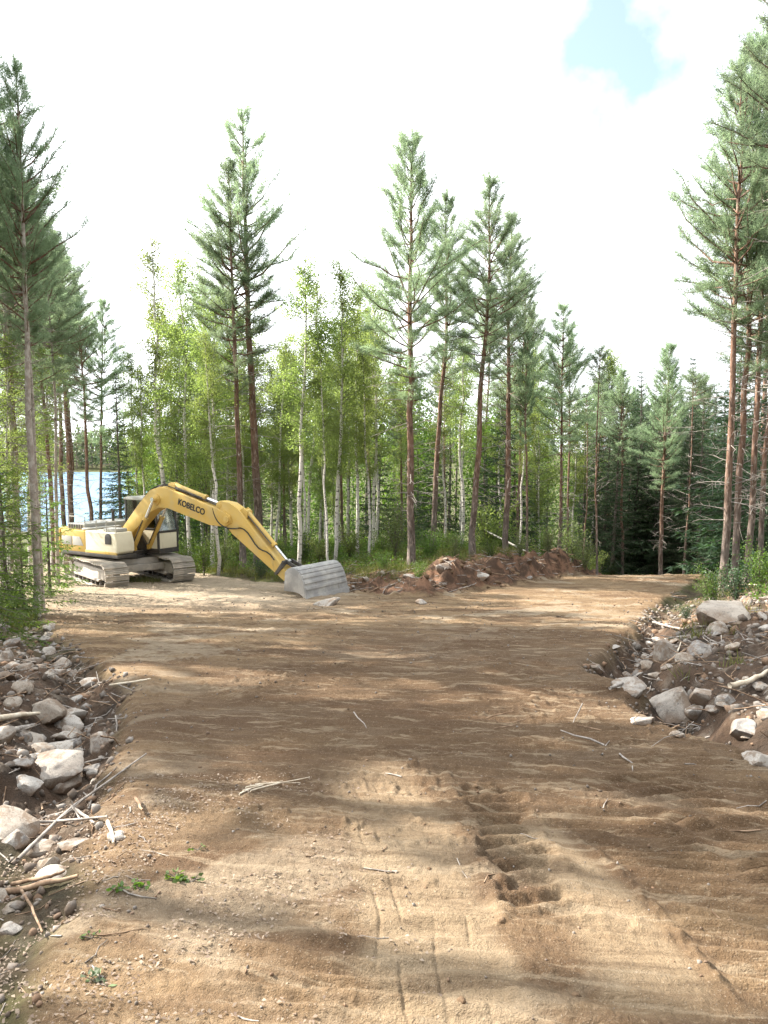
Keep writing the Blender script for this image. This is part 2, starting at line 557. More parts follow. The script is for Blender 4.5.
def plain(name, a, b, scale=4, rough=0.7, spec=0.3, bstr=0.3, bdist=0.01, metallic=0.0, detail=5, lo=0.4, hi=0.62):
    m, nt, out = mat(name)
    tc = nd(nt, 'ShaderNodeTexCoord').outputs['Object']
    n = noise(nt, scale, detail, 0.62, tc)
    c = mixc(nt, ramp(nt, n, lo, hi), a, b)
    principled(nt, out, c, rough, spec, n, bstr, bdist, metallic)
    return m


def rock_material():
    m, nt, out = mat('granite')
    oi = nd(nt, 'ShaderNodeObjectInfo')
    tc = nd(nt, 'ShaderNodeTexCoord').outputs['Object']
    off = nd(nt, 'ShaderNodeVectorMath', {0: tc}, operation='ADD')
    nt.links.new(oi.outputs['Location'], off.inputs[1])
    p = off.outputs[0]
    n = noise(nt, 3, 6, 0.65, p, 0.4)
    g = mixc(nt, ramp(nt, n, 0.36, 0.64), col(.19, .175, .165), col(.36, .335, .305))
    g = mixc(nt, mul(nt, oi.outputs['Random'], 0.55), g, col(.34, .27, .195))
    pl = nd(nt, 'ShaderNodeMath', {0: mul(nt, oi.outputs['Random'], 7.31)}, operation='FRACT').outputs[0]
    g = mixc(nt, mul(nt, ramp(nt, pl, .55, 1), .6), g, col(.47, .44, .40))
    g = mixc(nt, mul(nt, ramp(nt, noise(nt, 22, 3, 0.7, p), 0.54, 0.66), 0.5), g, col(.10, .095, .09))
    cake = ramp(nt, mul(nt, noise(nt, 1.6, 5, 0.65, p, 0.6), mul(nt, noise(nt, 9, 4, 0.7, p), 0.35), 'ADD'), .64, .78)
    g = mixc(nt, mul(nt, cake, 0.75), g, col(.17, .115, .075))
    nz = nd(nt, 'ShaderNodeSeparateXYZ', {'Vector': tc})
    dirt = ramp(nt, mul(nt, nz.outputs['Z'], mul(nt, n, 0.35), 'ADD'), 0.30, 0.02)
    g = mixc(nt, mul(nt, dirt, 0.8), g, col(.17, .11, .07))
    principled(nt, out, g, 0.85, 0.25, mul(nt, n, noise(nt, 40, 4, 0.7, p), 'ADD'), 0.5, 0.02)
    return m


def machine_paint(name, base, dust, amount=0.5, rough=0.45):
    m, nt, out = mat(name)
    pos = nd(nt, 'ShaderNodeTexCoord').outputs['Object']
    n = noise(nt, 2.2, 6, 0.7, pos)
    s = noise(nt, 6, 4, 0.6, scaled(nt, pos, (1, 1, 0.25)))
    c = mixc(nt, mul(nt, ramp(nt, n, 0.42, 0.68), amount), base, dust)
    c = mixc(nt, mul(nt, ramp(nt, s, 0.60, 0.74), 0.35), c, col(.17, .11, .055))
    r = nd(nt, 'ShaderNodeMapRange', {'Value': n, 'To Min': rough - 0.1, 'To Max': rough + 0.35}).outputs[0]
    p = principled(nt, out, c, 0.5, 0.4, s, 0.1, 0.01)
    nt.links.new(r, p.inputs['Roughness'])
    return m


M = {}
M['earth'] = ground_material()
M['pine_needles'] = foliage_material('pine needles', col(.11, .15, .098), col(.17, .21, .135), col(1.9, 2.0, 1.7), 0.62)
M['birch_leaves'] = foliage_material('birch leaves', col(.105, .14, .048), col(.17, .215, .085), col(1.75, 1.75, 1.05), 0.6)
M['spruce_needles'] = foliage_material('spruce needles', col(.024, .048, .026), col(.055, .092, .040), col(1.4, 1.7, .9), 0.25)
M['shrub_leaves'] = foliage_material('shrub leaves', col(.05, .09, .025), col(.11, .16, .04), col(1.5, 1.7, .6), 0.4)
M['pale_leaves'] = foliage_material('willow leaves', col(.11, .14, .06), col(.17, .20, .09), col(1.4, 1.5, .8), 0.4)
M['grass'] = foliage_material('grass', col(.05, .078, .024), col(.19, .175, .075), col(1.4, 1.4, .6), 0.4)
M['dry_leaves'] = foliage_material('dry leaves', col(.11, .065, .042), col(.33, .27, .20), col(1.2, 1.0, .8), 0.15)
M['far_trees'] = foliage_material('far trees', col(.085, .115, .065), col(.14, .17, .095), col(1.3, 1.4, .9), 0.3, 0.05)
M['young_needles'] = foliage_material('young spruce needles', col(.075, .125, .035), col(.14, .20, .06), col(1.6, 1.7, .8), 0.45)
M['sunwashed_bark'] = plain('pale pine bark', col(.30, .25, .21), col(.46, .41, .36), 7, 0.9, 0.15, 0.6, 0.02)  # sun-washed look of the left-edge stems put into the bark colour
M['pine_bark'] = pine_bark()
M['birch_bark'] = birch_bark()
M['spruce_bark'] = plain('spruce bark', col(.10, .085, .07), col(.19, .16, .14), 9, 0.9, 0.15, 0.7, 0.02)
M['dead_wood'] = plain('dead wood', col(.20, .175, .155), col(.36, .325, .29), 12, 0.9, 0.15, 0.4, 0.01)
M['brown_wood'] = plain('brown wood', col(.15, .095, .06), col(.30, .21, .14), 12, 0.85, 0.2, 0.5, 0.01)
M['pale_wood'] = plain('peeled wood', col(.52, .43, .32), col(.70, .62, .50), 9, 0.8, 0.2, 0.3, 0.01)
M['granite'] = rock_material()
M['yellow'] = machine_paint('yellow machine paint', col(.58, .385, .095), col(.50, .40, .21), 0.5)
M['cream'] = machine_paint('pale worn paint', col(.74, .69, .53), col(.64, .57, .42), 0.4)
M['grey_paint'] = machine_paint('grey machine paint', col(.36, .36, .34), col(.45, .41, .34), 0.6)
M['dark_steel'] = machine_paint('dark steel', col(.045, .043, .042), col(.16, .135, .11), 0.6)
M['dusty_steel'] = machine_paint('dusty steel', col(.36, .33, .29), col(.56, .50, .43), 0.85, 0.6)
M['bucket_steel'] = machine_paint('worn bucket steel', col(.27, .265, .26), col(.46, .44, .41), 0.8, 0.4)
M['chrome'] = plain('piston rod', col(.55, .55, .55), col(.65, .65, .65), 3, 0.2, 0.5, 0, 0.01, 0.9)
M['rubber'] = plain('rubber hose', col(.02, .02, .02), col(.05, .045, .04), 6, 0.6, 0.3)
M['black_print'] = plain('black print', col(.012, .012, .012), col(.02, .02, .02), 6, 0.5, 0.3, 0)


def glass_material():
    m, nt, out = mat('cab glass')
    g = nd(nt, 'ShaderNodeBsdfGlossy', {'Color': col(.9, .95, .95), 'Roughness': 0.06})
    t = nd(nt, 'ShaderNodeBsdfTransparent', {'Color': col(.72, .78, .76)})
    fr = nd(nt, 'ShaderNodeFresnel', {'IOR': 1.5})
    fac = mul(nt, fr.outputs[0], 0.12, 'ADD')
    mx = nd(nt, 'ShaderNodeMixShader', {'Fac': fac})
    nt.links.new(t.outputs[0], mx.inputs[1])
    nt.links.new(g.outputs[0], mx.inputs[2])
    nt.links.new(mx.outputs[0], out.inputs['Surface'])
    return m


def water_material():
    m, nt, out = mat('lake water')
    pos = nd(nt, 'ShaderNodeNewGeometry').outputs['Position']
    n = noise(nt, 0.8, 4, 0.6, scaled(nt, pos, (0.5, 1.5, 1)))
    d = nd(nt, 'ShaderNodeBsdfDiffuse', {'Color': col(.115, .20, .295)})  # blue of the reflected sky painted into the diffuse colour
    gl = nd(nt, 'ShaderNodeBsdfGlossy', {'Roughness': 0.25})
    bp = nd(nt, 'ShaderNodeBump', {'Height': n, 'Strength': 0.8, 'Distance': 0.3})
    nt.links.new(bp.outputs[0], gl.inputs['Normal'])
    mx = nd(nt, 'ShaderNodeMixShader', {'Fac': 0.12})
    nt.links.new(d.outputs[0], mx.inputs[1])
    nt.links.new(gl.outputs[0], mx.inputs[2])
    nt.links.new(mx.outputs[0], out.inputs['Surface'])
    return m


M['glass'] = glass_material()
M['water'] = water_material()


# ------------------------------------------------------------------ mesh building
class Geo:
    def __init__(self):
        self.v = []
        self.f = []          # (array of faces, material index)
        self.n = 0

    def add(self, V, F, mi=0):
        V = np.asarray(V, float).reshape(-1, 3)
        F = np.asarray(F, np.int64)
        self.f.append((F + self.n, mi))
        self.v.append(V)
        self.n += len(V)

    def mesh(self, name, mats, smooth=False):
        me = bpy.data.meshes.new(name)
        V = np.concatenate(self.v) if self.v else np.zeros((0, 3))
        lv, starts, tot, mis = [], [], [], []
        k = 0
        for F, mi in self.f:
            if len(F) == 0:
                continue
            m, c = F.shape
            lv.append(F.ravel())
            starts.append(k + np.arange(m) * c)
            tot.append(np.full(m, c))
            mis.append(np.full(m, mi))
            k += m * c
        me.vertices.add(len(V))
        me.vertices.foreach_set('co', V.astype(np.float32).ravel())
        me.loops.add(k)
        me.loops.foreach_set('vertex_index', np.concatenate(lv).astype(np.int32))
        st = np.concatenate(starts).astype(np.int32)
        me.polygons.add(len(st))
        me.polygons.foreach_set('loop_start', st)
        me.polygons.foreach_set('material_index', np.concatenate(mis).astype(np.int32))
        if smooth:
            me.polygons.foreach_set('use_smooth', np.ones(len(st), bool))
        for mt in mats:
            me.materials.append(mt)
        me.update(calc_edges=True)
        me.validate()
        return me

    def tube(self, pts, rad, sides=6, mi=0, cap=True):
        P = np.asarray(pts, float)
        n = len(P)
        rad = np.broadcast_to(np.asarray(rad, float), (n,))
        Tn = np.gradient(P, axis=0)
        Tn /= np.linalg.norm(Tn, axis=1)[:, None] + 1e-9
        ref = np.array([0.0, 0, 1]) if abs(Tn[:, 2]).mean() < 0.8 else np.array([1.0, 0, 0])
        A = np.cross(Tn, ref)
        A /= np.linalg.norm(A, axis=1)[:, None] + 1e-9
        B = np.cross(Tn, A)
        a = np.arange(sides) * 2 * math.pi / sides
        V = P[:, None, :] + rad[:, None, None] * (np.cos(a)[None, :, None] * A[:, None, :] + np.sin(a)[None, :, None] * B[:, None, :])
        i = np.arange(n - 1)[:, None] * sides
        j = np.arange(sides)[None, :]
        j2 = (j + 1) % sides
        F = np.stack([i + j, i + j2, i + sides + j2, i + sides + j], -1).reshape(-1, 4)
        self.add(V, F, mi)
        if cap:
            k0 = self.n - n * sides
            self.f.append((np.array([[k0 + q for q in range(sides)]]), mi))
            self.f.append((np.array([[self.n - sides + q for q in range(sides)][::-1]]), mi))

    def blades(self, O, D, ln, wd, rng, mi=0):
        """one narrow triangle per needle or grass blade"""
        n = len(O)
        if n == 0:
            return
        S = np.cross(D, rng.normal(size=(n, 3)))
        S /= np.linalg.norm(S, axis=1)[:, None] + 1e-9
        ln = np.broadcast_to(ln, (n,))[:, None]
        wd = np.broadcast_to(wd, (n,))[:, None]
        V = np.stack([O - S * wd / 2, O + S * wd / 2, O + D * ln], 1)
        self.add(V, np.arange(n * 3).reshape(n, 3), mi)

    def leaves(self, O, D, ln, wd, rng, mi=0):
        """one diamond per leaf"""
        n = len(O)
        if n == 0:
            return
        S = np.cross(D, rng.normal(size=(n, 3)))
        S /= np.linalg.norm(S, axis=1)[:, None] + 1e-9
        Nn = np.cross(D, S)
        ln = np.broadcast_to(ln, (n,))[:, None]
        wd = np.broadcast_to(wd, (n,))[:, None]
        V = np.stack([O, O + D * ln * .45 + S * wd / 2 + Nn * wd * .12, O + D * ln, O + D * ln * .45 - S * wd / 2 + Nn * wd * .12], 1)
        self.add(V, np.arange(n * 4).reshape(n, 4), mi)


def link(name, me, parent=None):
    o = bpy.data.objects.new(name, me)
    COL.objects.link(o)
    if parent is not None:
        o.parent = parent
    return o


def tag(o, label=None, cat=None, group=None, kind=None):
    if label:
        o['label'] = label
    if cat:
        o['category'] = cat
    if group:
        o['group'] = group
    if kind:
        o['kind'] = kind
    return o


def thing(name, label, cat, loc, rz=0.0, group=None):
    o = bpy.data.objects.new(name, None)
    o.empty_display_size = 0.2
    COL.objects.link(o)
    o.location = loc
    o.rotation_euler = (0, 0, rz)
    return tag(o, label, cat, group)


def unit(V):
    return V / (np.linalg.norm(V, axis=-1, keepdims=True) + 1e-9)


# ------------------------------------------------------------------ the ground sheet
def build_ground():
    cx, cy = 0.0, -0.6
    a_f = np.radians(np.linspace(-37, 37, 840))
    a_c = np.radians(np.linspace(37, 323, 74))[1:-1]
    A = np.concatenate([a_f, a_c])
    r = np.concatenate([np.geomspace(0.5, 1.9, 22)[:-1], np.geomspace(1.9, 48, 700)[:-1], np.geomspace(48, 1500, 60)])
    na, nr = len(A), len(r)
    RR, AA = np.meshgrid(r, A, indexing='ij')
    X = cx + RR * np.sin(AA)
    Y = cy + RR * np.cos(AA)
    Z, mk = land(X.ravel(), Y.ravel(), True)
    V = np.stack([X.ravel(), Y.ravel(), Z], 1)
    i = np.arange(nr - 1)[:, None] * na
    j = np.arange(na)[None, :]
    j2 = (j + 1) % na
    F = np.stack([i + j, i + j2, i + na + j2, i + na + j], -1).reshape(-1, 4)[:, ::-1]
    C0 = len(V)
    V = np.concatenate([V, [[cx, cy, gz(cx, cy)]]])
    fan = np.stack([np.full(na, C0), (np.arange(na) + 1) % na, np.arange(na)], 1)
    cover = np.stack([mk['road'], mk['fresh'], mk['dist'], mk['track']], 1)
    # leaf litter strip at the near left: sand thinly covered
    cover = np.concatenate([cover, [[1, 0, 0, 0]]])
    sd = np.concatenate([mk['sd'], [-1]])
    fresh = cover[:, 1]
    dst = cover[:, 2]
    fs = sd[F].mean(1)
    ff = fresh[F].mean(1)
    fd = dst[F].mean(1)
    kind = np.where(fs < 0.1, 0, np.where(ff > 0.25, 1, np.where(fd > 0.35, 2, 3)))
    names = ['dirt_road', 'earth_bank', 'ditch', 'ground']
    for k, nm in enumerate(names):
        Fk = F[kind == k]
        used = np.unique(Fk)
        extra = used
        if k == 0:
            extra = np.unique(np.concatenate([used, fan.ravel()]))
        remap = np.full(len(V), -1)
        remap[extra] = np.arange(len(extra))
        g = Geo()
        g.v.append(V[extra])
        g.n = len(extra)
        g.f.append((remap[Fk], 0))
        if k == 0:
            g.f.append((remap[fan], 0))
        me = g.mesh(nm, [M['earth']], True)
        ca = me.attributes.new('cover', 'FLOAT_COLOR', 'POINT')
        ca.data.foreach_set('color', cover[extra].astype(np.float32).ravel())
        o = link(nm, me)
        o['kind'] = 'structure'


build_ground()
print('ground', round(time.time() - T0, 1))

g = Geo()
LZ = -8.0
xs = np.linspace(-420, 30, 12)
ys = np.linspace(88, 445, 10)
XX, YY = np.meshgrid(xs, ys, indexing='ij')
ii = np.arange(11)[:, None] * 10 + np.arange(9)[None, :]
g.add(np.stack([XX.ravel(), YY.ravel(), np.full(XX.size, LZ)], 1), np.stack([ii, ii + 10, ii + 11, ii + 1], -1).reshape(-1, 4))
link('lake_water', g.mesh('lake_water', [M['water']]))['kind'] = 'structure'


# ------------------------------------------------------------------ tree kinds
def trunk_line(H, rng, bend=0.19, n=14):
    z = np.linspace(0, H, n)
    w = np.cumsum(rng.normal(size=(n, 2)) * bend * H / n * 0.25, axis=0)
    w -= w[0]
    return np.column_stack([w, z])


def on_line(P, z):
    return np.array([np.interp(z, P[:, 2], P[:, 0]), np.interp(z, P[:, 2], P[:, 1]), z])


def make_pine(seed, H=14.0, start=0.5, spread=1.5, r0=0.125, dens=1.0, dead=46):
    rng = np.random.default_rng(seed)
    P = trunk_line(H, rng)
    tr = Geo()
    rad = r0 * (1 - P[:, 2] / H) ** 0.75 + 0.012
    rad[0] *= 1.25
    tr.tube(P - np.array([0, 0, .15]), rad, 10)
    cr = Geo()
    tc, td = [], []
    z = start * H
    while z < H - 0.15:
        f = (z - start * H) / (H * (1 - start))
        prof = (0.45 + 0.75 * min(1, f / 0.28)) if f < 0.28 else 1.2 * (1 - (f - 0.28) / 0.74) ** 0.8
        Lb = spread * max(0.16, prof)
        nb = 4 if f < 0.2 else 6
        a0 = rng.uniform(0, 6.28)
        for k in range(nb):
            if rng.random() < 0.12:
                continue
            a = a0 + k * 6.283 / nb + rng.normal() * 0.35
            l = Lb * rng.uniform(0.5, 1.3)
            el = R(6 + 46 * f + rng.normal() * 14)
            d0 = np.array([math.cos(a) * math.cos(el), math.sin(a) * math.cos(el), math.sin(el)])
            t = np.linspace(0, 1, 5)
            o = on_line(P, z)
            pts = o + d0 * (l * t)[:, None]
            pts[:, 2] += 0.22 * l * t ** 2.2
            pts[1:] += np.cumsum(rng.normal(size=(4, 3)), 0) * 0.035 * l
            cr.tube(pts, np.linspace(0.022, 0.006, 5) * (0.5 + l / 2), 4, 1, False)
            nt = max(5, int(l * 14 * dens))
            for q in range(nt):
                tt = rng.uniform(0.3, 1.0)
                c = np.array([np.interp(tt, t, pts[:, i]) for i in range(3)])
                side = np.cross(d0, [0, 0, 1.0]) * rng.choice([-1, 1])
                dd = d0 * 0.75 + side * rng.uniform(0.1, 0.9) + np.array([0, 0, rng.uniform(0.0, 0.75)])
                dd /= np.linalg.norm(dd)
                tl = rng.uniform(0.16, 0.55) * (1.15 - 0.5 * tt)
                for s in np.arange(0.08, tl + 0.07, 0.11):
                    tc.append(c + dd * s)
                    td.append(dd)
            for s in np.linspace(0.72, 1.0, 4):
                tc.append(pts[0] + (pts[-1] - pts[0]) * s)
                td.append(d0 + np.array([0, 0, .4]))
        z += rng.uniform(0.26, 0.42)
    for s in np.linspace(0, 0.45, 6):
        tc.append(P[-1] + np.array([0, 0, s - .2]))
        td.append(np.array([0, 0, 1.0]))
    tc = np.array(tc)
    td = unit(np.array(td))
    nn = 9
    O = np.repeat(tc, nn, 0)
    O = O + rng.normal(size=O.shape) * 0.025
    D = unit(np.repeat(td, nn, 0) * 0.7 + rng.normal(size=(len(O), 3)) * 0.7)
    cr.blades(O + D * 0.01, D, rng.uniform(0.09, 0.165, len(O)), 0.0125, rng, 0)
    dw = Geo()
    for k in range(dead):
        zz = H * rng.uniform(0.14, start + 0.1)
        a = rng.uniform(0, 6.28)
        l = rng.uniform(0.2, 1.25) * (0.5 + 0.6 * zz / (start * H))
        el = rng.normal() * 0.25 + 0.05
        d0 = np.array([math.cos(a) * math.cos(el), math.sin(a) * math.cos(el), math.sin(el)])
        t = np.linspace(0, 1, 4)
        pts = on_line(P, zz) + d0 * (l * t)[:, None] + np.array([0, 0, 1.0]) * (rng.uniform(-.25, .15) * l * t ** 2)[:, None]
        dw.tube(pts, np.linspace(0.013, 0.004, 4), 4, 0, False)
        for q in range(int(l * 5)):
            tt = rng.uniform(0.3, 0.95)
            c = pts[0] + (pts[-1] - pts[0]) * tt
            e = c + (d0 * 0.7 + rng.normal(size=3) * 0.6) * rng.uniform(0.1, 0.35)
            dw.tube([c, (c + e) / 2 + rng.normal(size=3) * 0.02, e], [0.006, 0.005, 0.003], 3, 0, False)
    return dict(H=H, parts=[('trunk', tr.mesh('pine_trunk', [M['pine_bark']], True)),
                            ('crown', cr.mesh('pine_crown', [M['pine_needles'], M['pine_bark']])),
                            ('dead_twigs', dw.mesh('pine_dead_branches', [M['dead_wood']]))])


def make_birch(seed, H=10.0, start=0.3, spread=1.15, r0=0.06, leaves=9000, lsize=0.052, lmat='birch_leaves'):
    rng = np.random.default_rng(seed)
    P = trunk_line(H, rng, 0.22)
    tr = Geo()
    tr.tube(P - np.array([0, 0, .1]), r0 * (1 - P[:, 2] / H) ** 0.8 + 0.008, 8)
    cr = Geo()
    O, D = [], []
    nb = int(46 * (1 - start) / 0.7)
    for k in range(nb):
        f = (k + rng.random()) / nb
        z = H * (start + (0.98 - start) * f)
        prof = math.sin(min(1, f * 1.25 + 0.18) * math.pi * 0.62) if f < 0.6 else 1.0 * (1 - (f - 0.6) / 0.42) ** 0.8 + 0.12
        l = spread * prof * rng.uniform(0.6, 1.25)
        a = rng.uniform(0, 6.28)
        el = R(28 + 25 * f + rng.normal() * 10)
        d0 = np.array([math.cos(a) * math.cos(el), math.sin(a) * math.cos(el), math.sin(el)])
        t = np.linspace(0, 1, 6)
        pts = on_line(P, z) + d0 * (l * t)[:, None] - np.array([0, 0, 1.0]) * (0.35 * l * t ** 2.4)[:, None]
        cr.tube(pts, np.linspace(0.014, 0.004, 6), 4, 1, False)
        nl = int(1.45 * leaves / nb * (0.35 + l / spread))
        tt = rng.uniform(0.15, 1.05, nl) ** 0.8
        c = np.stack([np.interp(tt, t, pts[:, i]) for i in range(3)], 1)
        # leaves gather on hanging twigs
        tw = rng.integers(0, max(4, nl // 22), nl)
        toff = rng.normal(size=(tw.max() + 1, 3)) * np.array([.20, .20, .13]) * (0.6 + 0.4 * l)
        c = c + toff[tw] + rng.normal(size=(nl, 3)) * np.array([.055, .055, .085])
        O.append(c)
        D.append(unit(rng.normal(size=(nl, 3)) + np.array([0, 0, -0.7])))
    O = np.concatenate(O)
    D = np.concatenate(D)
    cr.leaves(O, D, rng.uniform(lsize * .75, lsize * 1.3, len(O)), lsize * 0.8, rng, 0)
    return dict(H=H, parts=[('trunk', tr.mesh('birch_trunk', [M['birch_bark']], True)),
                            ('crown', cr.mesh('birch_crown', [M[lmat], M['spruce_bark']]))])


def make_spruce(seed, H=11.0, start=0.06, spread=1.6, r0=0.11, dens=1.0):
    rng = np.random.default_rng(seed)
    P = trunk_line(H, rng, 0.04)
    tr = Geo()
    tr.tube(P - np.array([0, 0, .1]), r0 * (1 - P[:, 2] / H) ** 0.9 + 0.008, 8)
    cr = Geo()
    O, D, W = [], [], []
    z = start * H
    while z < H - 0.1:
        f = z / H
        Lb = spread * (1 - f) ** 0.75 * (0.75 + 0.25 * min(1, (f - start) * 8 + .3)) + 0.08
        nb = 6 if f < 0.8 else 5
        a0 = rng.uniform(0, 6.28)
        for k in range(nb):
            if rng.random() < 0.12:
                continue
            a = a0 + k * 6.283 / nb + rng.normal() * 0.25
            l = Lb * rng.uniform(0.65, 1.2)
            el = R(-14 + 55 * f ** 1.6 + rng.normal() * 6)
            d0 = np.array([math.cos(a) * math.cos(el), math.sin(a) * math.cos(el), math.sin(el)])
            t = np.linspace(0, 1, 5)
            pts = on_line(P, z) + d0 * (l * t)[:, None]
            pts[:, 2] += 0.16 * l * (t ** 2 - 0.9 * t)
            cr.tube(pts, np.linspace(0.012, 0.004, 5), 3, 1, False)
            side0 = np.cross(d0, [0, 0, 1.0])
            side0 /= np.linalg.norm(side0)
            nt = max(4, int(l * 13 * dens))
            for q in range(nt):
                tt = (q + rng.random()) / nt * 0.88 + 0.12
                c = np.array([np.interp(tt, t, pts[:, i]) for i in range(3)])
                sg = 1 if q % 2 else -1
                dd = d0 * 0.8 + side0 * sg * rng.uniform(0.5, 1.0) + np.array([0, 0, rng.uniform(-0.65, 0.05)])
                dd /= np.linalg.norm(dd)
                tl = (0.08 + 0.34 * l / spread) * (1.1 - 0.75 * tt) * rng.uniform(0.7, 1.3)
                m = max(3, int(tl / 0.035))
                s = rng.uniform(0, tl, m)
                O.append(c + dd * s[:, None])
                D.append(unit(dd + rng.normal(size=(m, 3)) * 0.45))
            m = max(3, int(l * 10))
            s = rng.uniform(0.2, 1, m)
            O.append(np.stack([np.interp(s, t, pts[:, i]) for i in range(3)], 1))
            D.append(unit(d0 + rng.normal(size=(m, 3)) * 0.6))
        z += rng.uniform(0.17, 0.27)
    O = np.concatenate(O)
    D = np.concatenate(D)
    cr.blades(O, D, rng.uniform(0.07, 0.13, len(O)), 0.026, rng, 0)
    return dict(H=H, parts=[('trunk', tr.mesh('spruce_trunk', [M['spruce_bark']], True)),
                            ('crown', cr.mesh('spruce_crown', [M['spruce_needles'], M['spruce_bark']]))])


def make_bare(seed, H=12.0, r0=0.05):
    """thin, nearly branchless stem with a wisp of needles at its tip"""
    d = make_pine(seed, H, 0.84, 0.6, r0, 0.8, 40)
    return d


KIND = {
    'pine': [make_pine(1), make_pine(2, start=0.44, spread=1.35), make_pine(3, start=0.56, spread=1.55), make_pine(4, start=0.5, spread=1.3, dens=1.25), make_pine(5, start=0.4, spread=1.7, dens=1.2)],
    'birch': [make_birch(11), make_birch(12, start=0.4, spread=0.95, leaves=6500), make_birch(13, start=0.22, spread=1.35, leaves=12000), make_birch(14, start=0.45, spread=0.8, leaves=4500)],
    'spruce': [make_spruce(21), make_spruce(22, spread=1.35, start=0.14), make_spruce(23, spread=1.9, start=0.04), make_spruce(24, H=4.0, spread=1.0, r0=.05, start=.03, dens=1.5)],
    'bare': [make_bare(31)],
}
print('kinds', round(time.time() - T0, 1))
pp = make_pine(6, start=0.5, spread=1.6, r0=0.12)
pp['parts'][0][1].materials[0] = M['sunwashed_bark']
pq = make_pine(7, start=0.6, spread=1.1, r0=0.085, dead=90)
pq['parts'][0][1].materials[0] = M['sunwashed_bark']
KIND['pale'] = [pp, pq]
ys_ = make_spruce(25, H=4.0, spread=1.25, r0=.05, start=.05, dens=1.1)
ys_['parts'][1][1].materials[0] = M['young_needles']
KIND['young'] = [ys_]
CATS = {'pale': ('pine_tree', 'pine tree'), 'young': ('spruce_tree', 'spruce tree'), 'pine': ('pine_tree', 'pine tree'), 'birch': ('birch_tree', 'birch tree'), 'spruce': ('spruce_tree', 'spruce tree'), 'bare': ('pine_tree', 'pine tree')}
N_TREE = 0


def plant(kind, var, loc, height, label, group=None, lean=(0, 0), fat=1.0, thick=1.0):
    """one tree of its own: an Empty at its foot, its trunk, crown (and dead branches) under it"""
    global N_TREE
    N_TREE += 1
    k = KIND[kind][var % len(KIND[kind])]
    nm, cat = CATS[kind]
    rz = rnd.uniform(0, 6.28)
    o = thing(nm, label, cat, loc, 0, group)
    s = height / k['H']
    o.rotation_euler = (Matrix.Rotation(lean[0], 4, 'Y') @ Matrix.Rotation(lean[1], 4, 'X')).to_euler()
    for pn, me in k['parts']:
        c = link(pn, me, o)
        c.rotation_euler = (0, 0, rz)
        w = s * fat if pn != 'trunk' else s * thick
        c.scale = (w, w, s)
        if pn == 'dead_twigs':
            c['kind'] = 'stuff'
    return o


def hero(kind, var, px, y, pytop, label, lean_px=0, fat=1.0, thick=1.0, group=None):
    p = stand(px, y)
    h = top_z(pytop, y) - p.z
    # trees stand upright; the lean asked for is in pixels at the top, beyond what the lens gives
    a = math.atan2(lean_px / FPX * y, h) + rnd.uniform(-.02, .02)
    return plant(kind, var, p, h, label, group, (a, rnd.uniform(-.03, .03)), fat, thick)


# -- trees one can point at -----------------------------------------------------------
hero('pale', 0, 36, 17.3, 60, 'tall sun-washed pine at the left edge rooted in the grass above the ditch stones', -10, .75, 0.78)
hero('pale', 1, 4, 19.0, 40, 'slim pale pine cut by the left edge behind the young spruce', -4, 1.2, .8)
hero('pale', 0, 22, 22.0, 130, 'slim pale pine rising just left of the tall sun-washed pine', -4, .8, .7)
hero('pale', 1, 58, 26.0, 230, 'short-crowned pale pine right of the thinner left-edge pine', 4, 1.5, .8)
hero('pale', 1, 43, 18.2, 150, 'thinner grey pine close beside the tall left-edge pine, with many dead twigs', -2, 0.85, 0.7)
hero('pine', 0, 73, 37, 235, 'red-stemmed pine behind the excavator hood, with the lake on both sides', -2, 1.0, 1.0)
hero('pine', 3, 64, 39, 262, 'shorter red-stemmed pine just left of its twin behind the excavator hood', 0, 0.8, 0.9)
hero('pine', 2, 93, 36, 308, 'dark grey pine stem standing alone against the lake right of the red pines', 2, 1.0, 0.9)
hero('spruce', 0, 122, 36, 372, 'dark young spruce right behind the excavator cab roof', 0, 0.9)
hero('birch', 3, 163, 37, 232, 'tall thin birch behind the boom elbow with a pale narrow crown', -8, 1.0, 1.2)
hero('pine', 1, 243, 31, 160, 'slimmer pale-stemmed pine of the tall pair behind the excavator arm', -6, 1.08, 0.85)
hero('pine', 0, 258, 31.5, 106, 'tallest pine of the middle wood, its stem orange behind the excavator arm', -4, .95, 1.05)
hero('birch', 2, 190, 33, 252, 'broad leafy yellow-green birch rising behind the boom lettering', -4, 1.1, 1.0)
hero('birch', 0, 212, 31.5, 290, 'white double-looking birch stem standing behind the boom tip', 0, 1.0, 1.2)
hero('birch', 3, 218, 29.0, 330, 'slender white birch just behind the elbow between boom and arm', -12, 1.0, 1.1)
hero('birch', 1, 298, 28.5, 255, 'clean white birch leaning right above the back of the bucket', 8, 1.2, 1.1)
hero('birch', 0, 335, 30.5, 262, 'white birch right of the bucket with a feathery pale crown', 2, 1.15, 1.0)
hero('birch', 3, 330, 28.5, 330, 'thin crooked white birch stem close behind the bucket', -6, 1.0, 0.8)
hero('birch', 1, 369, 31, 345, 'single white birch stem midway between the bucket and the tallest bank pine', -2, 1.0, 1.0)
hero('pine', 4, 411, 26.6, 138, 'tallest bank pine, its thick red stem rooted at the crest of the earth bank', -4, 1.1, 1.0)
hero('pine', 3, 433, 33, 195, 'pale orange pine standing behind the tallest bank pine', 2, 1.1, 0.9)
hero('birch', 3, 460, 36, 325, 'white birch stem between the two thick pines of the bank', 2, 1.0, 1.3)
hero('pine', 3, 473, 28.0, 186, 'straight dark-red pine on the middle of the earth bank', 2, 1.1, 1.0)
hero('pine', 1, 507, 30.5, 212, 'pale red pine on the bank with a thin pointed crown', 4, 1.05, 0.95)
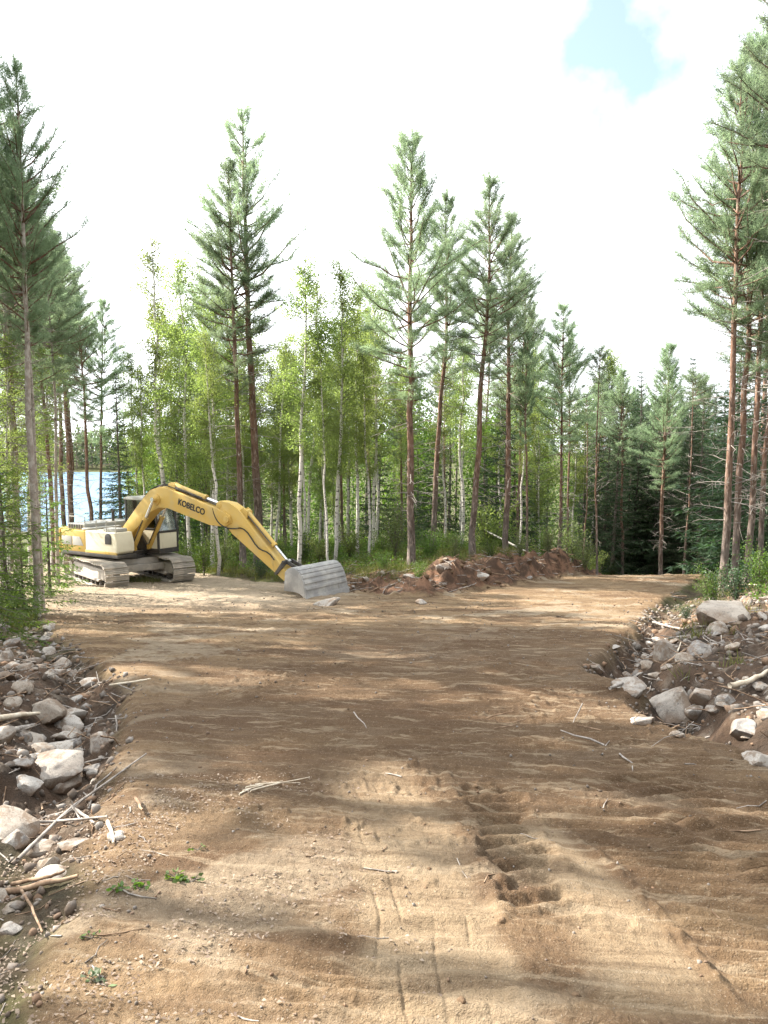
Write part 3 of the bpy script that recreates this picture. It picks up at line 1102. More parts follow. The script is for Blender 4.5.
hero('pine', 2, 517, 34, 285, 'yellowish slim pine stem just behind the pale red pine on the bank', 2, 0.7, 0.7)
hero('birch', 3, 520, 32, 360, 'leaning white birch pole between the slim pines of the bank', 8, 0.8, 0.9)
hero('pine', 3, 527, 30.5, 330, 'dark thin pine stem rooted above the fallen white birch', 4, 0.6, 0.6)
hero('pine', 1, 560, 33.5, 305, 'leafy green-crowned pine near the far end of the bank', 6, 1.3, 0.75)
hero('pine', 2, 566, 35, 335, 'second slim stem in front of the green-crowned pine at the bank end', 4, 0.7, 0.6)
hero('bare', 0, 597, 31.5, 345, 'bare thin pole of a pine at the end of the bank beside the road crest', 0, 1.0, 1.0)
hero('bare', 0, 583, 36, 395, 'thin pale dead pole standing just behind the bank end', 0, 1.0, 0.9)
hero('pine', 4, 660, 36, 345, 'dark pine with a red-lit stem standing straight beyond the road crest', 0, 1.0, 0.95)
hero('bare', 0, 683, 34, 372, 'thin dark stem right of the red-lit pine beyond the road crest', 0, 1.6, 1.0)
hero('pine', 2, 622, 38, 372, 'grey-brown pine deep in the shade beyond the road crest', 0, 1.0, 0.8)
hero('spruce', 1, 690, 40, 358, 'tall pointed dark spruce left of the pines on the right bank', 0, 1.1)
hero('spruce', 0, 640, 42, 385, 'dark spruce directly in line with the road where it drops away', 0, 1.1)
hero('pine', 0, 722, 21.0, 60, 'red pine on the right bank, a sunlit strip low on its stem', 8, 1.0, 0.8)
hero('pine', 4, 733, 22.0, 36, 'tallest pine of the right bank, its stem close behind the sunlit one', 8, 0.9, 0.72)
hero('pine', 1, 748, 21.5, 70, 'dark straight pine right of the sunlit one on the right bank', 4, 0.95, 0.7)
hero('pine', 3, 757, 23.5, 150, 'thinner pine at the right edge behind the dark straight one', 4, 0.9, 0.7)
hero('pine', 2, 796, 14.5, -70, 'near pine mostly outside the right edge, one branch reaching into view', 0, 1.0, 1.1)
hero('young', 0, -14, 13.2, 430, 'young spruce at the left edge whose green sprays hang over the tall pine foot', 0, 1.0)
hero('young', 0, 24, 16.8, 535, 'low bright young spruce between the left-edge pine and the parked excavator', 0, 0.8)

hero('birch', 2, 8, 21.5, 330, 'light leafy birch at the left edge, its leaves veiling the lake', 0, 1.1)
hero('birch', 0, 30, 27, 300, 'pale birch between the left-edge pines and the lake', 2, 1.1)
hero('birch', 1, 52, 31, 330, 'thin pale birch just left of the red pines behind the hood', 0, 1.2)
hero('young', 0, 50, 22.5, 475, 'bright small spruce standing behind the thinner left-edge pine', 0, 1.0)
hero('young', 0, 8, 17.0, 455, 'bright young spruce filling the left edge behind the ditch head', 0, 1.2)
hero('pine', 4, 20, 24, 165, 'feathery pine behind the two left-edge pines', -2, 1.2, .7)
hero('pine', 3, 55, 29, 215, 'airy pine rising between the left-edge pines and the red pair', 2, 1.3, .7)
hero('pine', 1, 100, 40, 300, 'small-crowned pine right of the dark grey pine before the lake', 2, 1.2, .7)
# -- woods of trees nothing tells apart --------------------------------------------------
SPOTS = [(35, 'near the left edge'), (80, 'left of the excavator hood'), (130, 'behind the excavator hood'), (180, 'behind the boom elbow'), (214, 'behind the boom lettering'),
         (246, 'behind the joint of boom and arm'), (288, 'behind the excavator arm'), (345, 'behind the bucket'), (395, 'left of the tallest bank pine'),
         (422, 'right behind the tallest bank pine'), (463, 'between the two thick bank pines'), (500, 'behind the dark-red bank pine'), (540, 'behind the slim pines of the bank'),
         (598, 'behind the heap at the bank end'), (630, 'beyond the left part of the road crest'), (668, 'beyond the middle of the road crest'), (705, 'beyond the right part of the road crest'),
         (735, 'behind the sunlit right-bank pine'), (770, 'behind the pines at the right edge'), (9999, 'in the wood right of the right bank')]
PLACED = {}


def spot(px):
    for m, t in SPOTS:
        if px < m:
            return t


def note(o, px, adj):
    PLACED.setdefault(adj + ' ' + spot(px), []).append((px, o))


def settle_labels():
    for lab, lst in PLACED.items():
        lst.sort(key=lambda q: q[0])
        n = len(lst)
        for i, (px, o) in enumerate(lst):
            if n == 1:
                o['label'] = lab
            elif i == 0:
                o['label'] = lab + (', the left one' if n == 2 else ', the leftmost')
            elif i == n - 1:
                o['label'] = lab + (', the right one' if n == 2 else ', the rightmost')
            elif n == 3:
                o['label'] = lab + ', the middle one'
            else:
                o['label'] = lab + ', ' + ['', 'second', 'third', 'fourth', 'fifth', 'sixth', 'seventh', 'eighth', 'ninth', 'tenth', 'eleventh', 'twelfth'][min(i, 11)] + ' from left'


def wood(kind, n, pxr, yr, topr, label, group, fat=(0.85, 1.15), seed=1, thick=1.0, avoid=()):
    rr = random.Random(seed)
    for k in range(n):
        px = pxr[0] + (pxr[1] - pxr[0]) * (k + rr.random()) / n
        y = rr.uniform(*yr)
        o = hero(kind, rr.randrange(8), px, y, rr.uniform(*topr), label, rr.uniform(-6, 6), rr.uniform(*fat), thick, group)
        note(o, px, label)  # label grows a place, kept short


wood('birch', 16, (140, 385), (33, 42), (270, 380), 'slender white-stemmed birch',
     'birches crowded behind the excavator arm', seed=3)
wood('birch', 12, (135, 385), (40, 52), (300, 410), 'leafy birch deep in the wood',
     'birches deep behind the excavator', (1.1, 1.4), seed=4)
wood('birch', 10, (390, 600), (38, 52), (330, 410), 'half-hidden green birch',
     'birches behind the bank pines', (1.0, 1.4), seed=5)
wood('spruce', 11, (205, 600), (38, 50), (395, 470), 'low dark spruce',
     'spruces low behind the white stems', (1.0, 1.3), seed=6)
wood('pine', 12, (200, 600), (40, 56), (270, 380), 'slim pine far back',
     'slim pines far back in the middle wood', (0.8, 1.1), seed=7, thick=0.8)
wood('spruce', 15, (596, 745), (40, 56), (362, 440), 'dense dark spruce',
     'dark spruces beyond the road crest', (1.0, 1.35), seed=8)
wood('spruce', 13, (600, 722), (36.5, 42), (375, 455), 'dark full spruce', 'full dark spruces right beyond the road crest', (1.1, 1.5), seed=18)
wood('pine', 6, (600, 720), (42, 58), (360, 410), 'slim dark pine',
     'slim pines in the spruce stand', (0.9, 1.2), seed=9)
wood('spruce', 9, (715, 900), (26, 40), (300, 400), 'broad dark spruce',
     'dark spruces behind the right bank pines', (1.0, 1.3), seed=10)
wood('pine', 5, (745, 900), (24, 36), (90, 230), 'shaded pine stem',
     'pines behind the right bank', (0.9, 1.1), seed=11, thick=0.8)
wood('pine', 7, (-60, 75), (24, 44), (170, 330), 'slim airy pine',
     'airy pines before the lake', (0.8, 1.05), seed=12, thick=0.75)
wood('birch', 4, (-40, 45), (26, 44), (260, 380), 'light green birch',
     'birches before the lake', (0.9, 1.1), seed=13)
wood('spruce', 3, (130, 210), (38, 46), (400, 450), 'small dark spruce',
     'small spruces behind the boom', (1.0, 1.2), seed=14)

settle_labels()
PLACED.clear()
# -- the wood left of the road outside the frame, whose shade falls across it ---------------
SHADE = [('pine', -8.5, 5.0, 13.0, 1), ('pine', -10.5, 8.74, 15, .45), ('pine', -12.5, 11.5, 14, 1), ('pine', -9.6, 13.4, 14, .6),
         ('pine', -13.5, 7.0, 15, .7), ('pine', -16, 13.5, 16, 1), ('pine', -12.8, 16.0, 17, 1), ('birch', -11.0, 6.0, 10, .6),
         ('pine', -18, 17.0, 15, 1), ('birch', -15, 18.5, 11, 1), ('pine', -20, 14.9, 16, 1), ('spruce', -8.2, 10.4, 6, 1), ('pine', -14.5, 3.0, 14, 1), ('birch', -12.5, 19.5, 10, 1),
         ('spruce', -15.5, 15.5, 10, 1), ('birch', -6.6, 3.6, 8, .6), ('pine', -19, 5.5, 15, 1),
         ('pine', -10.6, 15.4, 17, 1), ('pine', -11.4, 18.4, 17, 1), ('pine', -12.8, 20.6, 16, .9), ('spruce', -11.2, 14.4, 13, .6), ('birch', -11.6, 19.6, 13, 1), ('pine', -15.5, 18.9, 16, 1),
         ('spruce', -13.8, 11.9, 13, .8), ('spruce', -16.5, 17.5, 14, 1), ('birch', -9.0, 6.59, 10, .35), ('pine', -10.0, 17.0, 17, .9)]
for i, (k, x, y, h, ft) in enumerate(SHADE):
    lab = {'pine': 'tall pine of the wood beyond the left roadside', 'birch': 'leafy birch of the wood beyond the left roadside',
           'spruce': 'spruce of the wood beyond the left roadside'}[k]
    plant(k, i, (x, y, gz(x, y)), h, lab, 'trees of the left roadside wood', (0, 0), ft)
print('trees', N_TREE, round(time.time() - T0, 1))


# ------------------------------------------------------------------ far wood across the lake, deep wood behind
def far_wood():
    rng = np.random.default_rng(5)
    g = Geo()
    n = 520
    X = rng.uniform(-420, 60, n)
    Y = rng.uniform(448, 520, n)
    Z = land(X, Y, False)[0]
    for x, y, z in zip(X, Y, Z):
        h = rng.uniform(13, 24)
        w = h * rng.uniform(.13, .2)
        m = 60
        t = rng.uniform(0, 1, m)
        a = rng.uniform(0, 6.28, m)
        r = w * (1 - t) * rng.uniform(.4, 1, m) + .3
        O = np.stack([x + np.cos(a) * r, y + np.sin(a) * r, z + h * (.1 + .9 * t)], 1)
        g.leaves(O, unit(rng.normal(size=(m, 3)) + [0, 0, .3]), 2.2, 1.6, rng)
        g.tube([(x, y, z), (x, y, z + h * .5), (x, y, z + h)], [.3, .2, .05], 4, 1)
    o = link('far_forest', g.mesh('far_forest', [M['far_trees'], M['pine_bark']]))
    tag(o, 'pale green wood along the far shore of the lake', 'forest', kind='stuff')


def deep_wood():
    """the mass of twigs and leaves that closes the view between the stems"""
    rng = np.random.default_rng(6)
    g = Geo()
    for px0, px1, y0, y1, h0, h1, n, leafy in [(205, 610, 50, 74, 7, 13, 46, 0), (590, 780, 50, 72, 8, 12, 34, 1), (130, 215, 46, 60, 5, 9, 8, 0), (760, 1000, 40, 60, 8, 13, 22, 1)]:
        for k in range(n):
            px = rng.uniform(px0, px1)
            y = rng.uniform(y0, y1)
            x = (px - 384) / FPX * y
            z = float(land(np.array([x]), np.array([y]), False)[0][0])
            h = rng.uniform(h0, h1)
            w = h * (.17 if leafy else .2)
            m = 1700
            t = rng.uniform(0, 1, m)
            a = rng.uniform(0, 6.28, m)
            pr = (1 - t) ** .8 if leafy else np.sin(np.clip(t * .85 + .12, 0, 1) * math.pi)
            r = w * pr * rng.uniform(.2, 1, m) ** .6 + .1
            cl = rng.normal(size=(40, 3)) * .25
            O = np.stack([x + np.cos(a) * r, y + np.sin(a) * r, z + h * (.03 + .97 * t)], 1) + cl[rng.integers(0, 40, m)]
            g.leaves(O, unit(rng.normal(size=(m, 3)) + [0, 0, -.3]), .24, .13, rng, 1 if leafy else 0)
            g.tube([(x, y, z), (x + .1, y, z + h * .5), (x, y, z + h)], [.12, .08, .02], 5, 2)
    o = link('deep_forest', g.mesh('deep_forest', [M['shrub_leaves'], M['spruce_needles'], M['spruce_bark']]))
    tag(o, 'deep green wood closing the view between the stems', 'forest', kind='stuff')


def side_wood():
    """wood going on unseen beside and behind the camera, added to cut sky fill"""
    rng = np.random.default_rng(16)
    g = Geo()
    for k in range(130):
        a = rng.uniform(R(50), R(262))
        r = rng.uniform(9, 34)
        x, y = r * math.sin(a), r * math.cos(a)
        if -4 < x < 7 and y < 3:
            continue
        z = float(land(np.array([x]), np.array([y]), False)[0][0])
        h = rng.uniform(10, 16)
        m = 700
        t = rng.uniform(0, 1, m)
        b = rng.uniform(0, 6.28, m)
        rad = h * .15 * (1 - t) ** .8 * rng.uniform(.2, 1, m) ** .6 + .1
        O = np.stack([x + np.cos(b) * rad, y + np.sin(b) * rad, z + h * (.12 + .88 * t)], 1)
        g.leaves(O, unit(rng.normal(size=(m, 3)) + [0, 0, -.3]), .36, .22, rng, 1)
        g.tube([(x, y, z), (x + .1, y, z + h * .5), (x, y, z + h)], [.13, .09, .02], 5, 2)
    o = link('unseen_forest', g.mesh('unseen_forest', [M['shrub_leaves'], M['spruce_needles'], M['pine_bark']]))
    tag(o, 'unseen wood added beside and behind the road', 'forest', kind='stuff')


far_wood()
deep_wood()
side_wood()  # unseen trees, added to lower the sky fill on the ground


# ------------------------------------------------------------------ undergrowth
def cover_points(n, xr, yr, seed, ok):
    rng = np.random.default_rng(seed)
    X = rng.uniform(*xr, n)
    Y = rng.uniform(*yr, n)
    Z, mk = land(X, Y, True)
    m = ok(X, Y, mk, rng)
    return X[m], Y[m], Z[m], rng


def grass():
    g = Geo()
    for xr, yr, n, hh, ok in [
        ((-13, -5), (12, 21), 2600, (.12, .34), lambda X, Y, mk, r: (mk['sd'] > .25) & (mk['dist'] < .45) & (vnoise(X * .9, Y * .9, 5) > .38)),
        ((-9, 4), (23, 33), 2800, (.12, .42), lambda X, Y, mk, r: (mk['sd'] > .3) & (mk['fresh'] < .5) & (vnoise(X * .7, Y * .7, 6) > .35)),
        ((-1, 10), (22.5, 36), 2900, (.12, .45), lambda X, Y, mk, r: (mk['sd'] > .95) & (vnoise(X * .7, Y * .7, 7) > .45)),
        ((3, 14), (9, 26), 1300, (.1, .3), lambda X, Y, mk, r: (mk['sd'] > .8) & (vnoise(X * .8, Y * .8, 8) > .58)),
        ((-9.5, -8.0), (26.4, 27.6), 60, (.1, .25), lambda X, Y, mk, r: X < 9)]:
        X, Y, Z, rng = cover_points(n, xr, yr, 40 + n, ok)
        k = 13
        m = len(X) * k
        O = np.repeat(np.stack([X, Y, Z], 1), k, 0) + rng.normal(size=(m, 3)) * [.07, .07, 0]
        D = unit(rng.normal(size=(m, 3)) * [.4, .4, .15] + [0, 0, 1])
        g.blades(O, D, rng.uniform(*hh, m), .014, rng)
    tag(link('grass', g.mesh('grass', [M['grass']])), 'tufts of green and straw-coloured grass along the road edges', 'grass', kind='stuff')


def ground_cover():
    g = Geo()
    for xr, yr, n, ok in [
        ((-13, 16), (23, 50), 7000, lambda X, Y, mk, r: (mk['sd'] > .9) & (mk['fresh'] < .35) & (vnoise(X * .6, Y * .6, 9) > .3)),
        ((-16, -5), (10, 24), 1400, lambda X, Y, mk, r: (mk['sd'] > 1.2) & (mk['dist'] < .3)),
        ((6, 26), (12, 45), 3600, lambda X, Y, mk, r: (mk['sd'] > 2.2) & (vnoise(X * .6, Y * .6, 10) > .35)),
        ((-20, 0), (34, 60), 2600, lambda X, Y, mk, r: (mk['sd'] > .6))]:
        X, Y, Z, rng = cover_points(n, xr, yr, 60 + n, ok)
        k = 16
        m = len(X) * k
        h = np.repeat(rng.uniform(.1, .5, len(X)), k)
        O = np.repeat(np.stack([X, Y, Z], 1), k, 0) + rng.normal(size=(m, 3)) * [.16, .16, 0]
        O[:, 2] += h * rng.uniform(0, 1, m)
        g.leaves(O, unit(rng.normal(size=(m, 3)) + [0, 0, .5]), rng.uniform(.05, .11, m), .05, rng)
    tag(link('undergrowth', g.mesh('undergrowth', [M['shrub_leaves']])), 'low berry shrubs and heather covering the forest floor', 'undergrowth', kind='stuff')


grass()
ground_cover()


def make_bush(seed, H=1.4, W=.9, leaves=1500, lm='shrub_leaves', size=.06):
    rng = np.random.default_rng(seed)
    st = Geo()
    fo = Geo()
    O, D = [], []
    for k in range(11):
        a = rng.uniform(0, 6.28)
        sp = rng.uniform(.15, 1) * W * .6
        h = H * rng.uniform(.55, 1)
        t = np.linspace(0, 1, 5)
        pts = np.stack([math.cos(a) * sp * t ** 1.4, math.sin(a) * sp * t ** 1.4, h * t], 1) + rng.normal(size=(5, 3)) * .02
        pts[0, 2] = -.05
        st.tube(pts, np.linspace(.012, .004, 5), 4, 0, False)
        m = leaves // 11
        tt = rng.uniform(.2, 1.05, m)
        c = np.stack([np.interp(tt, t, pts[:, i]) for i in range(3)], 1) + rng.normal(size=(m, 3)) * [.12, .12, .09]
        O.append(c)
        D.append(unit(rng.normal(size=(m, 3)) + [0, 0, .3]))
    O = np.concatenate(O)
    fo.leaves(O, np.concatenate(D), rng.uniform(size * .7, size * 1.4, len(O)), size * .55, rng)
    return [('stem', st.mesh('bush_stems', [M['spruce_bark']])), ('foliage', fo.mesh('bush_foliage', [M[lm]]))]


BUSH = [make_bush(1), make_bush(2, 1.1, 1.3, 1700), make_bush(3, 1.7, 1.1, 1500, 'pale_leaves', .065), make_bush(4, 1.3, 1.2, 1500, 'birch_leaves', .07), make_bush(5, .8, 1.2, 1300, 'spruce_needles', .05)]


def bush(v, px, y, s, label, group=None):
    p = stand(px, y)
    o = thing('bush', label, 'bush', p, rnd.uniform(0, 6.28), group)
    o.scale = (s, s, s)
    for nm, me in BUSH[v]:
        link(nm, me, o)
    return o


bush(0, 204, 29.3, 1.1, 'round dark bush at the grass edge right of the excavator track')
bush(2, 222, 29.6, 1.0, 'pale-leaved bush behind the excavator arm, above the grass strip')
bush(4, 262, 27.2, .9, 'low dark bush beside the lower end of the excavator arm')
bush(3, 322, 29.5, .9, 'bright yellow-green bush just behind the top of the bucket')
bush(2, 395, 29.5, 1.35, 'tall pale-leaved bush left of the tallest bank pine')
bush(1, 428, 30.2, 1.0, 'dark spreading bush between the two red bank pines')
bush(3, 487, 33.5, 1.9, 'tall bright leafy bush between the bank pines behind the fallen birch')
bush(2, 572, 31.2, 1.1, 'grey-green brushy bush on the heap at the bank end')
bush(0, 545, 32.0, 1.0, 'dark bush left of the heap at the bank end')
bush(0, 712, 18.5, .75, 'green leafy bush at the foot of the sunlit right-bank pine')
bush(4, 735, 18.0, 1.2, 'dark low bush right of the sunlit pine foot on the right bank')
bush(0, 760, 17.5, .9, 'bush with arching bare shoots at the right edge above the big boulder')
bush(4, 686, 15.5, .38, 'small green plant at the ditch head left of the big right boulder')
bush(0, 15, 17.2, .8, 'leafy bush in the grass at the left edge below the tall pine')
for px, y, s_ in [(385, 24.6, .55), (418, 24.4, .5), (455, 26.2, .6), (492, 27.2, .6), (520, 28.4, .6), (548, 30.0, .7), (585, 31.6, .8)]:
    note(bush(rnd.choice([1, 2, 4]), px, y, s_, 'scrubby bush', 'bushes along the bank crest'), px, 'low scrub on the bank')
for px, y in [(180, 31.5), (240, 32), (275, 31), (305, 31.5), (350, 32), (380, 33), (445, 34), (460, 32.5), (500, 34), (530, 35), (595, 36), (610, 38)]:
    note(bush(rnd.choice([0, 1, 3]), px, y, rnd.uniform(.7, 1.2), 'leafy bush', 'bushes among the stems of the middle wood'), px, 'leafy bush among the stems')
settle_labels()


# ------------------------------------------------------------------ stones
def make_rock(seed, sub=3, flat=0.75):
    rng = np.random.default_rng(seed)
    bm = bmesh.new()
    bmesh.ops.create_icosphere(bm, subdivisions=sub, radius=0.5)
    V = np.array([v.co[:] for v in bm.verts])
    # cut by random planes so that faces and edges show, then roughen
    for k in range(11):
        n = unit(rng.normal(size=3) * [1, 1, .8])
        c = rng.uniform(.26, .43)
        d = V @ n
        V = V - np.clip(d - c, 0, None)[:, None] * n * 0.92
    V[:, 2] *= flat
    q = V * 5 + seed
    V = V * (1 + 0.11 * fbm(q[:, 0], q[:, 1] + q[:, 2] * .7, seed, 3))[:, None]
    sc = rng.uniform(.8, 1.1, 3)
    V = V * sc
    V /= (V[:, 0].max() - V[:, 0].min())
    for v, c in zip(bm.verts, V):
        v.co = c
    me = bpy.data.meshes.new('stone')
    bm.to_mesh(me)
    bm.free()
    me.materials.append(M['granite'])
    me.polygons.foreach_set('use_smooth', np.ones(len(me.polygons), bool))
    me.set_sharp_from_angle(angle=R(24))
    return me


ROCK = [make_rock(100 + i, 3, f) for i, f in enumerate([.75, .6, .9, .5, .8, .65, .7, .45])]
ROCK_BIG = [make_rock(200 + i, 4, f) for i, f in enumerate([.7, .6, .8, .65])]


def rock(px, py, w, label, v=None, squash=1.0, group=None, cat='stone', name='stone', big=False, rz=None, sink=.30, tilt=.25, stretch=1.0):
    p = hit(px, py)
    wm = w * p.y / FPX
    me = (ROCK_BIG if big else ROCK)[(v if v is not None else rnd.randrange(8)) % (4 if big else 8)]
    o = link(name, me)
    o.location = (p.x, p.y + wm * .3, p.z + wm * (.30 - sink) * squash)
    o.rotation_euler = (rnd.uniform(-tilt, tilt), rnd.uniform(-tilt, tilt), rz if rz is not None else rnd.uniform(0, 6.28))
    o.scale = (wm * stretch, wm, wm * squash)
    return tag(o, label, cat, group)


rock(46, 778, 58, 'biggest pale boulder of the left ditch, lying across its middle', 1, .95, None, 'boulder', 'boulder', True, .2)
rock(22, 790, 28, 'rounded pale stone against the left end of the big ditch boulder', 0, 1)
rock(58, 792, 34, 'smooth pale stone under the right end of the big ditch boulder', 2, .8)
rock(12, 846, 28, 'dark grey boulder at the left edge below the big ditch boulder', 2, 1, None, 'boulder', 'boulder', True)
rock(36, 856, 32, 'tan rounded stone right of the dark grey edge boulder', 4, .8)
rock(70, 852, 36, 'long whitish split stone under the crossed twigs at left', 3, .7, rz=.5)
rock(115, 842, 24, 'small whitish stone with a twig leaning on it at the road edge', 6, .8)
rock(46, 884, 40, 'white sunlit stone above the thick reddish branch', 5, .7)
rock(9, 934, 20, 'small pale stone alone near the lower left edge', 0, .8)
rock(38, 716, 40, 'broad grey boulder at the left above the two pale logs', 3, 1.1, None, 'boulder', 'boulder', True)
rock(98, 752, 26, 'blocky grey stone in the bottom of the left ditch', 2, 1.1)
rock(66, 728, 26, 'grey slab standing in the left ditch beside the broad boulder', 7, 1.3)
rock(18, 690, 26, 'grey stone above the broad boulder at the left edge', 5)
rock(40, 757, 26, 'tilted light stone behind the biggest pale boulder', 6, 1.2)
rock(47, 637, 12, 'pale stone at the grass tip below the left-edge pine', 0)
rock(34, 640, 13, 'pale stone left of its neighbour at the grass tip', 1)
rock(50, 628, 16, 'flat stone half in the grass at the foot of the left-edge pine', 3)
rock(4, 664, 20, 'pale boulder cut by the left edge above the ditch', 2)
rock(23, 671, 18, 'rounded grey stone in the upper left ditch', 4)
rock(12, 705, 18, 'small grey stone between the broad boulder and the left edge', 4)
rock(68, 748, 20, 'flat stone low in the ditch right of the slab', 1)
rock(94, 775, 16, 'small white stone at the ditch foot right of the big boulder', 0, .7)
rock(18, 770, 22, 'grey stone left of the big ditch boulder', 4, .8)

rock(738, 622, 64, 'largest grey boulder on top of the right bank', 0, .8, None, 'boulder', 'boulder', True, .4)
rock(722, 634, 22, 'square grey block under the front of the largest right boulder', 2, .9)
rock(712, 618, 20, 'pale flat stone left of the largest right boulder', 3, .8)
rock(722, 608, 22, 'grey stone leaning on the left shoulder of the largest right boulder', 5)
rock(681, 717, 54, 'big light grey boulder with a bright top in the right ditch', 2, 1.0, None, 'boulder', 'boulder', True, 1.0)
rock(632, 694, 34, 'grey boulder at the road side of the right ditch', 1, .8, None, 'boulder', 'boulder', True, .3)
rock(751, 736, 34, 'angular pale boulder near the right edge above the ditch', 3, 1, None, 'boulder', 'boulder', True, .8)
rock(762, 766, 34, 'dark boulder at the right edge deep in the ditch', 0, 1, None, 'boulder', 'boulder', True)
rock(645, 726, 28, 'flat pale slab lying in the right ditch before the bright boulder', 7, .7, rz=-.3)
rock(716, 714, 14, 'small whitish stone right of the bright-topped boulder', 0)
rock(666, 660, 28, 'upright grey stone halfway up the right ditch', 2, 1.2)
rock(645, 662, 14, 'small pale stone left of the upright grey stone', 4)
rock(729, 706, 18, 'dark stone at the foot of the pale log on the right bank', 6)
rock(765, 712, 18, 'pale stone at the right edge under the log', 1)
rock(700, 715, 22, 'brown-grey stone touching the right side of the bright boulder', 4)
rock(762, 690, 14, 'pale round stone above the log end at the right edge', 4)
rock(680, 738, 18, 'small grey stone in the ditch below the bright boulder', 5)
rock(613, 650, 20, 'whitish flat stone at the road edge where the right ditch starts', 3, .5)
rock(596, 672, 22, 'grey rubble stone on the road shoulder left of the right ditch', 1)
rock(325, 606, 30, 'flat pale stone lying right under the bucket lip', 3, .6)
rock(480, 578, 16, 'reddish stone resting on the earth bank', 0, .8)
rock(445, 572, 16, 'grey stone on top of the earth bank beside the tallest pine', 4)
rock(184, 577, 12, 'pale stone in front of the far excavator track', 0, .8)
rock(422, 604, 14, 'grey stone half buried in the foot of the earth bank', 5)

ANCHOR = [(46, 778, 'the biggest pale left boulder'), (12, 846, 'the dark grey edge boulder'), (38, 716, 'the broad left boulder'), (66, 728, 'the slab in the left ditch'), (47, 637, 'the grass tip'),
          (4, 664, 'the pale boulder at the left edge'), (46, 884, 'the white stone by the reddish branch'), (98, 752, 'the blocky stone in the left ditch'), (738, 622, 'the largest right boulder'), (681, 717, 'the bright-topped boulder'),
          (751, 736, 'the angular pale boulder'), (762, 766, 'the dark right ditch boulder'), (666, 660, 'the upright grey stone'), (632, 694, 'the boulder at the right ditch roadside'), (612, 650, 'the whitish slab at the road edge')]
ANCHOR = [(hit(a, b), t) for a, b, t in ANCHOR]
PLACED.clear()


def beside(o, adj):
    p = o.location
    q, t = min(ANCHOR, key=lambda k: (k[0].x - p.x) ** 2 + .4 * (k[0].y - p.y) ** 2)
    dx, dy = p.x - q.x, p.y - q.y
    w = ('right of' if dx > 0 else 'left of') if abs(dx) > .6 * abs(dy) else ('behind' if dy > 0 else 'in front of')
    PLACED.setdefault('%s grey stone %s %s' % (adj, w, t), []).append((p.x / max(p.y, 1), o))


# the rest of the stones of the two ditches and the bank
rr = random.Random(77)
count = 0
while count < 105:
    y = rr.uniform(3.2, 17) if rr.random() < .8 else rr.uniform(3, 9)
    x = {0: 0}.get(1, 0)
    le = np.interp(y, [2, 3.4, 4.5, 5.9, 8, 10.2, 13.5, 18], [-1.0, -1.35, -1.65, -2.05, -2.7, -3.7, -5.6, -8.2])
    x = le - rr.triangular(.1, 2.2, .6)
    w = .07 + .27 * rr.random() ** 2.0
    me = ROCK[rr.randrange(8)]
    o = link('stone', me)
    o.location = (x, y, gz(x, y) + w * .04)
    o.rotation_euler = (rr.uniform(-.5, .5), rr.uniform(-.5, .5), rr.uniform(0, 6.28))
    o.scale = (w * rr.uniform(.8, 1.3), w, w * rr.uniform(.6, 1))
    sz = 'larger' if w > .17 else 'small'
    pl = 'near' if y < 6 else 'far'
    tag(o, '%s grey stone in the rubble of the %s part of the left ditch' % (sz, pl), 'stone', '%s rubble stones of the %s left ditch' % (sz, pl))
    if sz == 'larger':
        beside(o, 'mid-sized')
    count += 1
count = 0
while count < 112:
    y = rr.uniform(4, 18)
    re = np.interp(y, [2, 5, 7.4, 10.5, 14, 20], [3.5, 2.75, 2.5, 2.95, 4.5, 7.0])
    x = re + rr.triangular(.15, 3.2, .7)
    w = .08 + .25 * rr.random() ** 2.2
    o = link('stone', ROCK[rr.randrange(8)])
    o.location = (x, y, gz(x, y) + w * .04)
    o.rotation_euler = (rr.uniform(-.5, .5), rr.uniform(-.5, .5), rr.uniform(0, 6.28))
    o.scale = (w * rr.uniform(.8, 1.3), w, w * rr.uniform(.6, 1))
    sz = 'larger' if w > .17 else 'small'
    pl = 'near' if y < 9 else 'far'
    tag(o, '%s grey stone in the rubble of the %s part of the right bank' % (sz, pl), 'stone', '%s rubble stones of the %s right bank' % (sz, pl))
    if sz == 'larger':
        beside(o, 'mid-sized')
    count += 1
settle_labels()
count = 0
while count < 30:
    px = rr.uniform(345, 595)
    yb = np.interp(px, [345, 430, 520, 595], [23.2, 22.8, 26.6, 30.4]) + rr.uniform(.2, 1.6)
    p = stand(px, yb)
    w = .08 + .3 * rr.random() ** 2
    o = link('stone', ROCK[rr.randrange(8)])
    o.location = (p.x, p.y, p.z + w * .08)
    o.rotation_euler = (rr.uniform(-.5, .5), rr.uniform(-.5, .5), rr.uniform(0, 6.28))
    o.scale = (w * rr.uniform(.8, 1.3), w, w * rr.uniform(.6, 1))
    tag(o, 'stone pushed up in the soil of the earth bank', 'stone', 'stones in the earth bank')
    count += 1


